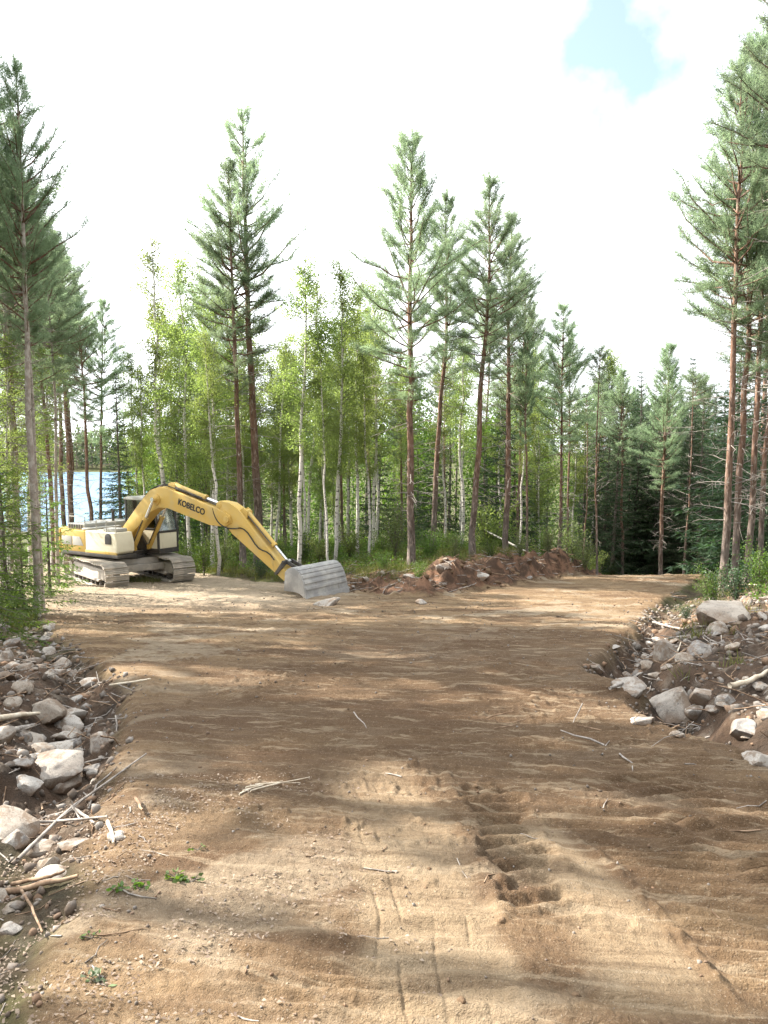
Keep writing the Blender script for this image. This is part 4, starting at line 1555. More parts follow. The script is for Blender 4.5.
def gravel():
    rng = np.random.default_rng(9)
    g = Geo()
    ico = bmesh.new()
    bmesh.ops.create_icosphere(ico, subdivisions=1, radius=.5)
    iv = np.array([v.co[:] for v in ico.verts])
    ico.verts.index_update()
    fi = np.array([[v.index for v in f.verts] for f in ico.faces])
    ico.free()
    n = 14000
    Y = rng.uniform(1.8, 22, n) ** 1.0
    X = rng.uniform(-1, 1, n) * (1.2 + Y * .55)
    Z, mk = land(X, Y, True)
    pr = np.clip(.17 + mk['dist'] * .9 + (np.abs(mk['sd']) < .4) * .3, 0, 1)
    m = rng.random(n) < pr
    X, Y, Z = X[m], Y[m], Z[m]
    s = (rng.uniform(.012, .04, len(X)) + .07 * (rng.random(len(X)) ** 7) * mk['dist'][m]) * np.clip(.6 + Y * .08, .6, 2.2) * np.where(mk['dist'][m] > .3, 1.3, .7)
    V = iv[None] * s[:, None, None] * rng.uniform(.6, 1.3, (len(X), 12, 1)) * rng.uniform(.5, 1.15, (len(X), 1, 3)) + np.stack([X, Y, Z + s * .08], 1)[:, None, :]
    F = (fi[None] + (np.arange(len(X)) * 12)[:, None, None]).reshape(-1, 3)
    g.add(V.reshape(-1, 3), F)
    tag(link('gravel', g.mesh('gravel', [M['gravel']])), 'small gravel scattered on the road edges and in the ditches', 'gravel', kind='stuff')


def litter():
    rng = np.random.default_rng(10)
    g = Geo()
    # dry leaves and bark chips, thick at the lower left
    n = 15000
    X = np.concatenate([rng.uniform(-2.4, 0.2, n), rng.uniform(-6, 9, 2600)])
    Y = np.concatenate([rng.uniform(1.4, 5.2, n), rng.uniform(2, 16, 2600)])
    Z, mk = land(X, Y, True)
    pr = np.where(np.arange(len(X)) < n, np.clip(.9 - (X + .9) * .75 - np.clip(Y - 3.6, 0, 3) * .25, .03, 1), np.where(mk['sd'] > 0, .8, .05))
    pr = pr * (vnoise(X * 3, Y * 3, 12) > .36)
    m = rng.random(len(X)) < pr
    X, Y, Z = X[m], Y[m], Z[m]
    k = len(X)
    O = np.stack([X, Y, Z + .006], 1)
    D = unit(rng.normal(size=(k, 3)) * [1, 1, .25])
    S = unit(np.cross(D, [0, 0, 1.0]) + rng.normal(size=(k, 3)) * .25)
    ln = rng.uniform(.007, .024, k)[:, None]
    wd = ln * rng.uniform(.4, .8, (k, 1))
    V = np.stack([O, O + D * ln * .5 + S * wd / 2 + [0, 0, .004], O + D * ln, O + D * ln * .5 - S * wd / 2 + [0, 0, .003]], 1)
    g.add(V, np.arange(k * 4).reshape(k, 4))
    tag(link('leaf_litter', g.mesh('leaf_litter', [M['dry_leaves']])), 'dry leaves and bark chips strewn at the road edge', 'leaf litter', kind='stuff')
    # fine twigs and roots
    g = Geo()
    cand = []
    for xr, yr, n in [((-2.4, -.2), (1.5, 5), 210), ((-5.5, -1.2), (3.2, 14), 700), ((2.4, 9), (4.5, 18), 1300), ((-1.8, 9), (22.5, 31), 900), ((-.5, 3), (2, 7), 40)]:
        X = rng.uniform(*xr, n)
        Y = rng.uniform(*yr, n)
        Z, mk = land(X, Y, True)
        for x, y, z, s in zip(X, Y, Z, mk['sd']):
            if n > 50 and s < (-.25 if y < 5 else .05):
                continue
            l = rng.uniform(.04, .26) * (1 + (y > 5) * .9 + (y > 20) * 1.2)
            a = rng.uniform(0, 6.28)
            d = np.array([math.cos(a), math.sin(a)])
            t = np.linspace(-.5, .5, 4)
            px = x + d[0] * l * t + rng.normal(size=4) * l * .04
            py = y + d[1] * l * t + rng.normal(size=4) * l * .04
            pz = land(px, py, True)[0] if y < 6 else z + .04 + rng.normal() * .25 * l * t
            r = rng.uniform(.002, .005) * (1 + (y > 5) * .8 + (y > 20) * 1.6)
            g.tube(np.stack([px, py, pz + r * 1.2], 1), [r, r, r * .8, r * .5], 4, int(rng.integers(0, 2)), False)
    tag(link('twigs', g.mesh('twigs', [M['dead_wood'], M['brown_wood']])), 'fine broken twigs and roots lying in the ditches and on the banks', 'twigs', kind='stuff')




def clods():
    """lumps of soil and torn roots on the bank, crumbs on the road"""
    rng = np.random.default_rng(12)
    g = Geo()
    bm = bmesh.new()
    bmesh.ops.create_icosphere(bm, subdivisions=2, radius=.5)
    bm.verts.index_update()
    iv = np.array([v.co[:] for v in bm.verts])
    fi = np.array([[v.index for v in f.verts] for f in bm.faces])
    bm.free()
    X = np.concatenate([rng.uniform(-2.5, 9.5, 900), rng.uniform(-2.4, 3.5, 700)])
    Y = np.concatenate([rng.uniform(22, 32, 900), rng.uniform(2, 12, 700)])
    Z, mk = land(X, Y, True)
    m = rng.random(len(X)) < np.where(np.arange(len(X)) < 900, mk['fresh'] * 1.2, np.where(mk['sd'] < 0, .22, .3) + mk['dist'] * 0)
    far = (np.arange(len(X)) < 900)[m]
    X, Y, Z = X[m], Y[m], Z[m]
    s = np.where(far, .05 + .2 * rng.random(len(X)) ** 2, rng.uniform(.010, .034, len(X)))
    nv = len(iv)
    V = iv[None] * s[:, None, None] * (1 + .3 * rng.normal(size=(len(X), nv, 1)) * .6) * np.array([1, 1, .7]) + np.stack([X, Y, Z - s * .05], 1)[:, None, :]
    F = (fi[None] + (np.arange(len(X)) * nv)[:, None, None]).reshape(-1, 3)
    g.add(V.reshape(-1, 3), F)
    me = g.mesh('soil_clods', [M['soil']])
    tag(link('soil_clods', me), 'lumps of brown soil on the bank and crumbs on the road', 'soil', kind='stuff')


def gravel_material():
    m, nt, out = mat('mixed gravel')
    pos = nd(nt, 'ShaderNodeNewGeometry').outputs['Position']
    r1 = nd(nt, 'ShaderNodeNewGeometry').outputs['Random Per Island']
    r2 = nd(nt, 'ShaderNodeMath', {0: mul(nt, r1, 13.7)}, operation='FRACT').outputs[0]
    c = mixc(nt, r1, col(.10, .08, .065), col(.26, .235, .21))
    c = mixc(nt, ramp(nt, r2, .6, .95), c, col(.22, .14, .09))
    c = mixc(nt, mul(nt, ramp(nt, noise(nt, 12, 4, .6, pos), .45, .6), .6), c, col(.11, .075, .05))
    principled(nt, out, c, .9, .15, noise(nt, 60, 3, .6, pos), .4, .01)
    return m


def soil_material():
    m, nt, out = mat('loose soil')
    pos = nd(nt, 'ShaderNodeNewGeometry').outputs['Position']
    rr_ = nd(nt, 'ShaderNodeNewGeometry').outputs['Random Per Island']
    c = mixc(nt, rr_, col(.09, .058, .036), col(.20, .135, .085))
    principled(nt, out, c, .95, .1, noise(nt, 25, 5, .7, pos), .6, .03)
    return m


M['soil'] = soil_material()
M['gravel'] = gravel_material()
gravel()
litter()
clods()


# ------------------------------------------------------------------ sticks, logs, sprigs
def stick(pxs, r, label, m='dead_wood', cat='branch', name='branch', lift=.02, twigs=0, group=None, taper=.5, sag=0):
    P = np.array([tuple(hit(*p)) for p in pxs])
    n = 9
    t = np.linspace(0, 1, len(P))
    u = np.linspace(0, 1, n)
    Q = np.stack([np.interp(u, t, P[:, i]) for i in range(3)], 1)
    rng = np.random.default_rng(len(label) * 7 + int(pxs[0][0]))
    ground = land(Q[:, 0], Q[:, 1], True)[0]
    Q[:, 2] += max(0, float((ground - Q[:, 2])[1:-1].max())) * .55 + r * .7 + lift
    Q += np.cumsum(rng.normal(size=Q.shape), 0) * r * .22
    c = Q[n // 2].copy()
    g = Geo()
    g.tube(Q - c, np.linspace(r, r * taper, n), 8)
    for k in range(twigs):
        i = rng.integers(2, n - 1)
        d = unit(Q[-1] - Q[0]) * .6 + rng.normal(size=3) * [.6, .6, .3]
        l = rng.uniform(.1, .3)
        g.tube([Q[i] - c, Q[i] - c + d * l * .5, Q[i] - c + d * l + [0, 0, .02]], [r * .45, r * .35, r * .2], 5)
    o = link(name, g.mesh(name, [M[m]], True))
    o.location = c
    return tag(o, label, cat, group)


stick([(2, 831), (55, 828), (108, 824)], .012, 'long straight twig lying across the stones at left', twigs=1)
stick([(18, 868), (70, 815), (110, 785), (146, 757)], .011, 'thin bent pole running up from the tan stone to the road shoulder', twigs=1)
stick([(-4, 725), (20, 723), (39, 722)], .030, 'upper of two pale logs poking in at the left edge', 'pale_wood', 'log', 'log')
stick([(-4, 739), (18, 737), (35, 735)], .034, 'lower of two pale logs poking in at the left edge', 'dead_wood', 'log', 'log')
stick([(110, 690), (130, 687), (150, 684)], .014, 'short pale stick on the road edge above the left ditch', 'pale_wood')
stick([(-2, 899), (40, 889), (78, 879)], .019, 'thick reddish branch at the lower left below the white stone', 'brown_wood')
stick([(12, 890), (45, 886), (66, 878)], .012, 'brown branch lying close above the thick reddish one', 'brown_wood')
stick([(20, 895), (32, 915), (44, 944)], .008, 'thin dark stick pointing down at the lower left', 'brown_wood')
stick([(108, 828), (112, 840), (113, 848)], .012, 'short bleached stick leaning on the small white stone', 'pale_wood')
stick([(135, 803), (140, 811), (143, 817)], .013, 'short dark stub on the road shoulder at left', 'brown_wood')
stick([(72, 813), (84, 822), (95, 830)], .012, 'short stick crossing the long straight twig', 'dead_wood')
stick([(730, 697), (750, 688), (772, 678)], .035, 'pale barkless log sloping on the right bank', 'pale_wood', 'log', 'log', .04)
stick([(660, 672), (685, 657), (700, 648)], .018, 'brown branch slanting up the right bank', 'brown_wood', twigs=2)
stick([(652, 625), (672, 631), (695, 634)], .030, 'dark branch lying at the ditch head on the right', 'dead_wood', twigs=3)
stick([(655, 643), (676, 640), (698, 636)], .022, 'second dark branch just below the one at the ditch head', 'dead_wood', twigs=2)
stick([(675, 660), (679, 652), (681, 645)], .014, 'short pale upright snag beside the slanting brown branch', 'pale_wood')
stick([(610, 693), (625, 687), (642, 680)], .018, 'grey pole across the boulder at the road side of the right ditch', 'dead_wood')
stick([(725, 592), (745, 590), (768, 594)], .02, 'bleached branch among the bushes above the big right boulder', 'pale_wood', twigs=3, lift=.12)
for k, (a, b) in enumerate([((239, 796), (262, 787)), ((243, 794), (283, 783)), ((250, 793), (310, 781)), ((246, 790), (275, 786)), ((255, 789), (300, 785))]):
    stick([a, ((a[0] + b[0]) / 2, (a[1] + b[1]) / 2 - .5), b], .006, 'pale peeled stick in the little bundle lying on the road', 'pale_wood', 'stick', 'stick', group='bundle of pale sticks on the road', lift=.004 * k)


def fallen_birch():
    a = stand(484, 33.0)
    b = stand(537, 31.0)
    A = np.array([a.x, a.y, a.z + 1.15])
    B = np.array([b.x, b.y, b.z + .15])
    g = Geo()
    u = np.linspace(0, 1, 8)[:, None]
    Q = A * (1 - u) + B * u
    g.tube(Q - B, np.linspace(.03, .05, 8), 8)
    o = link('fallen_birch', g.mesh('fallen_birch', [M['birch_bark']], True))
    o.location = B
    tag(o, 'fallen white birch trunk slanting down between the bank pines', 'fallen tree')


fallen_birch()


def sprig(px, py, n, s, label, group=None, lm='shrub_leaves'):
    rng = np.random.default_rng(int(px) + 3)
    p = hit(px, py)
    st = Geo()
    fo = Geo()
    stp = []
    for k in range(n):
        a = rng.uniform(0, 6.28)
        l = s * rng.uniform(.5, 1.1)
        e = np.array([math.cos(a) * l, math.sin(a) * l * .6, s * rng.uniform(.15, .55)])
        st.tube([np.zeros(3), e * [.5, .5, .7], e], [.003, .0025, .0015], 4)
        for q in range(3):
            stp.append(e * (.55 + .22 * q))
    O = np.array(stp)
    D = unit(rng.normal(size=O.shape) * [1, 1, .3])
    fo.leaves(O, D, rng.uniform(.45, .75, len(O)) * s, s * .4, rng)
    o = thing('leafy_sprig', label, 'plant', p, 0, group)
    link('stem', st.mesh('sprig_stem', [M['spruce_bark']]), o)
    link('leaf', fo.mesh('sprig_leaves', [M[lm]]), o)


sprig(116, 893, 5, .05, 'green sprig of leaves at the left end of the little row on the sand')
sprig(140, 888, 6, .05, 'green sprig in the middle of the little row on the sand')
sprig(178, 881, 8, .06, 'largest green sprig of the little row on the sand')
sprig(192, 882, 6, .05, 'green sprig at the right end of the little row on the sand')
sprig(198, 850, 3, .04, 'tiny green sprout on the road above the row of sprigs')
sprig(92, 940, 3, .04, 'tiny green sprout in the leaf litter below the row of sprigs')
sprig(100, 985, 5, .06, 'dusty blue-green sprig in the leaf litter at lower left', None, 'pine_needles')
print('small things', round(time.time() - T0, 1))


# ------------------------------------------------------------------ the excavator
def bm_box(bm, x0, x1, y0, y1, z0, z1):
    vs = [bm.verts.new((x, y, z)) for x in (x0, x1) for y in (y0, y1) for z in (z0, z1)]
    for f in ((0, 1, 3, 2), (4, 6, 7, 5), (0, 4, 5, 1), (2, 3, 7, 6), (0, 2, 6, 4), (1, 5, 7, 3)):
        bm.faces.new([vs[i] for i in f])


def bm_prism(bm, prof, y0, y1):
    """side outline in x-z swept across y; y0, y1 may be lists giving each corner its own half width"""
    n = len(prof)
    Y0 = y0 if isinstance(y0, (list, tuple)) else [y0] * n
    Y1 = y1 if isinstance(y1, (list, tuple)) else [y1] * n
    a = [bm.verts.new((p[0], Y0[i], p[1])) for i, p in enumerate(prof)]
    b = [bm.verts.new((p[0], Y1[i], p[1])) for i, p in enumerate(prof)]
    bm.faces.new(a)
    bm.faces.new(b[::-1])
    for i in range(n):
        j = (i + 1) % n
        bm.faces.new([a[j], a[i], b[i], b[j]])


def bm_cyl(bm, p, q, r, seg=14, r2=None):
    p = Vector(p)
    q = Vector(q)
    d = q - p
    ret = bmesh.ops.create_cone(bm, cap_ends=True, segments=seg, radius1=r, radius2=r if r2 is None else r2, depth=d.length)
    mt = Matrix.Translation((p + q) / 2) @ d.to_track_quat('Z', 'Y').to_matrix().to_4x4()
    bmesh.ops.transform(bm, matrix=mt, verts=ret['verts'])


def obj(name, bm, material, parent, bevel=0.0, seg=2, smooth=True, xf=None):
    bmesh.ops.recalc_face_normals(bm, faces=bm.faces)
    if bevel:
        es = [e for e in bm.edges if len(e.link_faces) == 2 and e.calc_face_angle(0) > R(35)]
        bmesh.ops.bevel(bm, geom=es, offset=bevel, segments=seg, affect='EDGES', clamp_overlap=True, profile=.6)
    if xf is not None:
        bmesh.ops.transform(bm, matrix=xf, verts=bm.verts)
    me = bpy.data.meshes.new(name)
    bm.to_mesh(me)
    bm.free()
    me.materials.append(M[material])
    if smooth:
        me.polygons.foreach_set('use_smooth', np.ones(len(me.polygons), bool))
        me.set_sharp_from_angle(angle=R(35))
    return link(name, me, parent)


def make(fn):
    bm = bmesh.new()
    fn(bm)
    return bm


TH = 33.0
EX = stand(128, 27.5)
exc = thing('excavator', 'parked yellow crawler excavator, its arm reaching right and bucket resting on the ground', 'excavator', (EX.x, EX.y, EX.z), R(-TH))
UC = Matrix.Rotation(R(-(50 - TH)), 4, 'Z')


def tracks():
    Lh, rr_, zc = 1.72, .40, .46
    per = [4 * Lh, 2 * math.pi * rr_]
    tot = sum(per)
    n = 46
    bm = bmesh.new()
    bm_box(bm, -.085, .085, -.40, .40, -.018, .018)
    for xx in (-.065, .0, .065):
        bm_box(bm, xx - .010, xx + .010, -.395, .395, .0181, .045)
    sh = bpy.data.meshes.new('track_shoe')
    bm.to_mesh(sh)
    bm.free()
    sh.materials.append(M['dusty_steel'])
    rl = bpy.data.meshes.new('roller')
    bm = make(lambda b: (bm_cyl(b, (0, -.24, 0), (0, .24, 0), .085), bm_cyl(b, (0, -.27, 0), (0, .27, 0), .05)))
    bm.to_mesh(rl)
    bm.free()
    rl.materials.append(M['dark_steel'])
    for sy in (-1.195, 1.195):
        T = UC @ Matrix.Translation((0, sy, 0))

        def frame(b):
            bm_prism(b, [(-1.55, .30), (1.5, .30), (1.62, .46), (1.45, .66), (-1.45, .66), (-1.62, .46)], -.22, .22)
            bm_prism(b, [(-1.2, .24), (1.2, .24), (1.3, .33), (-1.3, .33)], -.30, .30)
        tr = obj('track', make(frame), 'dusty_steel', exc, .02)
        tr.matrix_local = T
        for k in range(n):
            s = k * tot / n
            if s < 2 * Lh:
                x, z, a = -Lh + s, zc + rr_, 0
            elif s < 2 * Lh + math.pi * rr_:
                t = (s - 2 * Lh) / rr_
                x, z, a = Lh + rr_ * math.sin(t), zc + rr_ * math.cos(t), t
            elif s < 4 * Lh + math.pi * rr_:
                x, z, a = Lh - (s - 2 * Lh - math.pi * rr_), zc - rr_, math.pi
            else:
                t = (s - 4 * Lh - math.pi * rr_) / rr_
                x, z, a = -Lh - rr_ * math.sin(t), zc - rr_ * math.cos(t), math.pi + t
            if a == 0:
                z -= .03 * math.sin(s / (2 * Lh) * math.pi * 3) ** 2
            o = link('track_shoe', sh, tr)
            o.location = (x, 0, z)
            o.rotation_euler = (0, a, 0)
        for k in range(7):
            o = link('roller', rl, tr)
            o.location = (-1.26 + k * .42, 0, .17)
        for k in (-.55, .55):
            o = link('carrier_roller', rl, tr)
            o.location = (k, 0, .745)
            o.scale = (.7, .7, .7)

        def spro(b):
            bm_cyl(b, (-Lh, -.10, zc), (-Lh, .10, zc), .36, 22)
            bm_cyl(b, (-Lh, -.26, zc), (-Lh, .26, zc), .2, 16)
            for q in range(11):
                a = q * 2 * math.pi / 11
                bm_cyl(b, (-Lh + .34 * math.cos(a), -.08, zc + .34 * math.sin(a)), (-Lh + .34 * math.cos(a), .08, zc + .34 * math.sin(a)), .05, 6)
        obj('sprocket', make(spro), 'dusty_steel', tr)
        obj('idler', make(lambda b: (bm_cyl(b, (Lh, -.12, zc), (Lh, .12, zc), .355, 24), bm_cyl(b, (Lh, -.2, zc), (Lh, .2, zc), .13, 12))), 'dusty_steel', tr)


tracks()


def chassis(b):
    bm_prism(b, [(-.75, .46), (.75, .46), (.6, .84), (-.6, .84)], -.9, .9)
    bm_box(b, .55, .95, -1.0, 1.0, .42, .66)
    bm_box(b, -.95, -.55, -1.0, 1.0, .42, .66)


obj('chassis', make(chassis), 'dusty_steel', exc, .03, xf=UC)
obj('turntable', make(lambda b: (bm_cyl(b, (0, 0, .82), (0, 0, .99), .62, 32), bm_cyl(b, (0, 0, .86), (0, 0, .93), .68, 32))), 'dark_steel', exc)


def deck(b):
    bm_box(b, -2.0, 1.15, -1.30, -.50, .985, 1.10)
    bm_box(b, -2.0, 1.25, .42, 1.30, .985, 1.10)
    bm_box(b, -2.0, .55, -.52, .44, .99, 1.095)


house = obj('upper_body', make(deck), 'dark_steel', exc, .015)


def counterweight(b):
    prof = [(-2.02, -1.31), (-2.35, -1.31), (-2.62, -.95), (-2.76, -.4), (-2.78, 0), (-2.76, .4), (-2.62, .95), (-2.35, 1.31), (-2.02, 1.31)]
    lo = [b.verts.new((x, y, 1.0)) for x, y in prof]
    hi = [b.verts.new((x, y, 1.86)) for x, y in prof]
    b.faces.new(lo)
    b.faces.new(hi[::-1])
    for i in range(len(prof)):
        j = (i + 1) % len(prof)
        b.faces.new([lo[i], lo[j], hi[j], hi[i]])


obj('counterweight', make(counterweight), 'yellow', exc, .05, 3)
# right-hand side: engine doors, pump door, tank with the arched recess
eng = obj('engine_housing', make(lambda b: bm_box(b, -1.995, -.62, -1.29, 1.29, 1.10, 1.84)), 'yellow', exc, .025)
obj('side_stripe', make(lambda b: bm_box(b, -1.93, -1.36, -1.303, -1.285, 1.32, 1.63)), 'grey_paint', eng, .006)
obj('side_stripe', make(lambda b: bm_prism(b, [(-1.31, 1.32), (-.70, 1.32), (-.90, 1.63), (-1.31, 1.63)], -1.303, -1.285)), 'grey_paint', eng, .006)


def hood(b):
    bm_box(b, -1.97, -.95, -1.05, 1.12, 1.845, 2.06)
    bm_box(b, -.93, -.64, -1.20, .3, 1.845, 1.93)


obj('engine_hood', make(hood), 'grey_paint', exc, .04)
obj('louvre', make(lambda b: [bm_box(b, -1.85 + k * .14, -1.77 + k * .14, -1.062, -1.045, 1.88, 2.02) for k in range(6)]), 'dark_steel', exc)
obj('exhaust', make(lambda b: (bm_cyl(b, (-1.2, .35, 2.05), (-1.2, .35, 2.42), .055), bm_cyl(b, (-1.2, .35, 2.4), (-1.28, .35, 2.5), .05))), 'dark_steel', exc)


def tank(b):
    bm_prism(b, [(-.60, 1.10), (.98, 1.10), (1.10, 1.2), (1.10, 1.5), (.98, 1.86), (-.60, 1.86)], -1.29, -.56)


tk = obj('tank', make(tank), 'cream', exc, .035, 3)
obj('tank_foot', make(lambda b: bm_box(b, -.62, 1.06, -1.296, -1.24, 1.102, 1.20)), 'yellow', tk, .01)


def arch(b):
    prof = [(.48, 1.45), (.82, 1.45), (.82, 1.68)] + [(.65 + .17 * math.cos(a), 1.68 + .15 * math.sin(a)) for a in np.linspace(.3, math.pi - .3, 6)] + [(.48, 1.68)]
    bm_prism(b, prof, -1.305, -1.28)


obj('work_light', make(arch), 'dark_steel', tk, .01)
obj('filler_cap', make(lambda b: bm_cyl(b, (.1, -.95, 1.85), (.1, -.95, 1.93), .07)), 'dark_steel', tk)


def rails(b):
    for a, c in [((.95, -1.2, 1.85), (.95, -1.2, 2.25)), ((.95, -1.2, 2.25), (-.1, -1.2, 2.25)), ((-.1, -1.2, 2.25), (-.1, -1.2, 1.85)), ((.45, -1.2, 2.25), (.45, -1.2, 1.85)),
                 ((-1.9, -1.0, 2.05), (-1.9, -1.0, 2.3)), ((-1.9, -1.0, 2.3), (-1.0, -1.0, 2.3)), ((-1.0, -1.0, 2.3), (-1.0, -1.0, 2.05))]:
        bm_cyl(b, a, c, .016, 8)


obj('handrail', make(rails), 'grey_paint', exc)
obj('toolbox', make(lambda b: bm_box(b, .2, .85, -1.15, -.65, 1.865, 1.98)), 'grey_paint', exc, .02)


def cab_frame(b):
    x0, x1, y0, y1, z0, z1 = -.55, 1.25, .36, 1.30, 1.1, 2.88
    bm_box(b, x0, x1, y0, y1, z0, z0 + .06)
    bm_box(b, x0, x0 + .08, y0, y0 + .08, z0, z1)
    bm_box(b, x0, x0 + .08, y1 - .08, y1, z0, z1)
    for y in (y0, y1 - .07):
        bm_prism(b, [(x1 - .07, z0), (x1, z0), (x1 - .02, z0 + .75), (x1 - .22, z1), (x1 - .29, z1), (x1 - .09, z0 + .75)], y, y + .07)
        bm_box(b, .30, .37, y, y + .07, z0 + .06, z1)
    for z in (z0 + .72,):
        bm_box(b, x0 + .08, x1 - .1, y0 + .005, y0 + .055, z, z + .07)
        bm_box(b, x0 + .08, x1 - .1, y1 - .055, y1 - .005, z, z + .07)
        bm_box(b, x0 + .005, x0 + .06, y0 + .08, y1 - .08, z, z + .07)
        bm_box(b, x1 - .075, x1 - .02, y0 + .07, y1 - .07, z - .1, z - .03)


cab = obj('cab', make(cab_frame), 'dark_steel', exc, .012)
obj('cab_roof', make(lambda b: bm_prism(b, [(-.58, 2.87), (1.02, 2.87), (.98, 2.96), (.7, 3.0), (-.35, 3.0), (-.58, 2.95)], .33, 1.33)), 'grey_paint', cab, .03)
obj('cab_panel', make(lambda b: (bm_box(b, -.47, 1.16, .372, .402, 1.165, 1.815), bm_box(b, -.47, 1.16, 1.262, 1.292, 1.165, 1.815), bm_box(b, 1.185, 1.22, .435, 1.225, 1.165, 1.715), bm_box(b, -.535, -.50, .445, 1.215, 1.165, 1.815))), 'cream', cab, .006)


def pane(name, fn):
    obj(name, make(fn), 'glass', cab, 0, smooth=False)


pane('window', lambda b: bm_box(b, -.465, .295, .385, .395, 1.895, 2.865))
pane('window', lambda b: bm_box(b, .375, 1.0, .385, .395, 1.895, 2.865))
pane('window', lambda b: bm_box(b, -.465, .295, 1.265, 1.275, 1.895, 2.865))
pane('window', lambda b: bm_box(b, .375, 1.0, 1.265, 1.275, 1.895, 2.865))
pane('windscreen', lambda b: bm_prism(b, [(1.18, 1.80), (1.19, 1.80), (.99, 2.86), (.98, 2.86)], .435, 1.225))
pane('rear_window', lambda b: bm_box(b, -.53, -.52, .445, 1.215, 1.895, 2.865))


def seat(b):
    bm_box(b, -.15, .4, .58, 1.08, 1.35, 1.5)
    bm_prism(b, [(-.2, 1.45), (-.05, 1.45), (-.12, 2.25), (-.25, 2.25)], .6, 1.06)
    bm_box(b, .0, .3, .7, .95, 1.16, 1.35)


obj('seat', make(seat), 'rubber', cab, .03)


def boom(b):
    prof = [(-.06, 1.56), (.12, 1.44), (.42, 1.62), (1.55, 2.52), (1.95, 2.70), (2.4, 2.70), (4.4, 2.22), (5.10, 2.20), (5.36, 2.34), (5.33, 2.56), (5.1, 2.68), (3.6, 3.08),
            (2.5, 3.36), (2.05, 3.42), (1.55, 3.30), (.95, 2.80), (-.02, 1.86)]
    bm_prism(b, prof, -.23, .23)


bo = obj('boom', make(boom), 'yellow', exc, .03)


def boom_brackets(b):
    bm_prism(b, [(2.35, 3.35), (2.75, 3.26), (2.68, 3.50), (2.5, 3.58), (2.38, 3.54)], -.14, -.09)
    bm_prism(b, [(2.35, 3.35), (2.75, 3.26), (2.68, 3.50), (2.5, 3.58), (2.38, 3.54)], .09, .14)
    bm_cyl(b, (1.88, -.42, 2.98), (1.88, .42, 2.98), .09, 16)
    bm_cyl(b, (1.88, -.27, 2.98), (1.88, .27, 2.98), .19, 20)
    bm_cyl(b, (5.2, -.30, 2.44), (5.2, .30, 2.44), .11, 18)


obj('boom_bracket', make(boom_brackets), 'yellow', bo, .01)
obj('boom_foot', make(lambda b: (bm_prism(b, [(-.25, 1.1), (.75, 1.1), (.72, 1.3), (.18, 1.92), (-.1, 1.92)], -.34, -.26), bm_prism(b, [(-.25, 1.1), (.75, 1.1), (.72, 1.3), (.18, 1.92), (-.1, 1.92)], .26, .34))), 'dark_steel', exc, .01)


def cylinder(name, p, q, r, body, parent, y0=0.0):
    """hydraulic cylinder: barrel from p, piston rod to q"""
    p3 = Vector((p[0], y0, p[1]))
    q3 = Vector((q[0], y0, q[1]))
    d = q3 - p3
    m = p3 + d * body
    o = obj(name, make(lambda b: (bm_cyl(b, p3 + d * .03, m, r, 16), bm_cyl(b, m - d.normalized() * .05, m + d.normalized() * .03, r * 1.16, 16), bm_cyl(b, p3 - Vector((0, r * 1.1, 0)), p3 + Vector((0, r * 1.1, 0)), r * 1.05, 14))), 'yellow', parent)
    obj('piston_rod', make(lambda b: (bm_cyl(b, m, q3, r * .55, 12), bm_cyl(b, q3 - Vector((0, r * .9, 0)), q3 + Vector((0, r * .9, 0)), r * .95, 14))), 'chrome', o)
    obj('oil_pipe', make(lambda b: bm_cyl(b, p3 + d * .08 + Vector((0, -r * 1.25, 0)), p3 + d * (body * .95) + Vector((0, -r * 1.25, 0)), .018, 8)), 'dark_steel', o)
    return o


cylinder('boom_cylinder', (.78, 1.22), (1.88, 2.98), .085, .62, exc, -.36)
cylinder('boom_cylinder', (.78, 1.22), (1.88, 2.98), .085, .62, exc, .36)
cylinder('arm_cylinder', (2.52, 3.47), (4.82, 2.88), .10, .66, exc)


def arm(b):
    prof = [(4.70, 2.98), (4.66, 2.84), (4.98, 2.34), (5.12, 2.22), (5.34, 2.00), (7.50, .66), (7.62, .58), (7.75, .66), (7.74, .82), (6.35, 2.10), (5.62, 2.80), (5.25, 2.98), (4.85, 3.03)]
    bm_prism(b, prof, -.19, .19)


ar = obj('arm', make(arm), 'yellow', exc, .025)
obj('arm_bracket', make(lambda b: (bm_prism(b, [(5.62, 2.74), (5.95, 2.48), (5.98, 2.72), (5.8, 2.84)], -.12, -.08), bm_prism(b, [(5.62, 2.74), (5.95, 2.48), (5.98, 2.72), (5.8, 2.84)], .08, .12),
                                    bm_cyl(b, (4.82, -.2, 2.88), (4.82, .2, 2.88), .09, 14))), 'yellow', ar, .008)
cylinder('bucket_cylinder', (5.86, 2.70), (7.52, 1.24), .082, .68, exc)


def linkage(b):
    for y in (-.22, .17):
        bm_prism(b, [(7.18, .92), (7.26, .84), (7.60, 1.18), (7.56, 1.30), (7.48, 1.28)], y, y + .05)
        bm_prism(b, [(7.46, 1.20), (7.60, 1.18), (8.10, .98), (8.10, 1.10), (7.56, 1.32)], y + .055 if y < 0 else y - .055, y + .10 if y < 0 else y - .01)
    bm_cyl(b, (7.52, -.25, 1.24), (7.52, .25, 1.24), .055, 12)
    bm_cyl(b, (7.22, -.24, .88), (7.22, .24, .88), .05, 12)
    bm_cyl(b, (7.66, -.26, .70), (7.66, .26, .70), .065, 12)


obj('linkage', make(linkage), 'dark_steel', exc, .006)

# grading bucket: rounded back outward, mouth down and towards the machine
BW = 1.0
BX = Matrix.Translation((.74, 0, -.13))


def arc_pts():
    top = [(7.52, 1.22), (7.60, 1.32), (7.74, 1.38), (7.90, 1.36), (8.03, 1.27), (8.14, 1.12), (8.22, .93), (8.28, .70), (8.325, .42)]
    return top


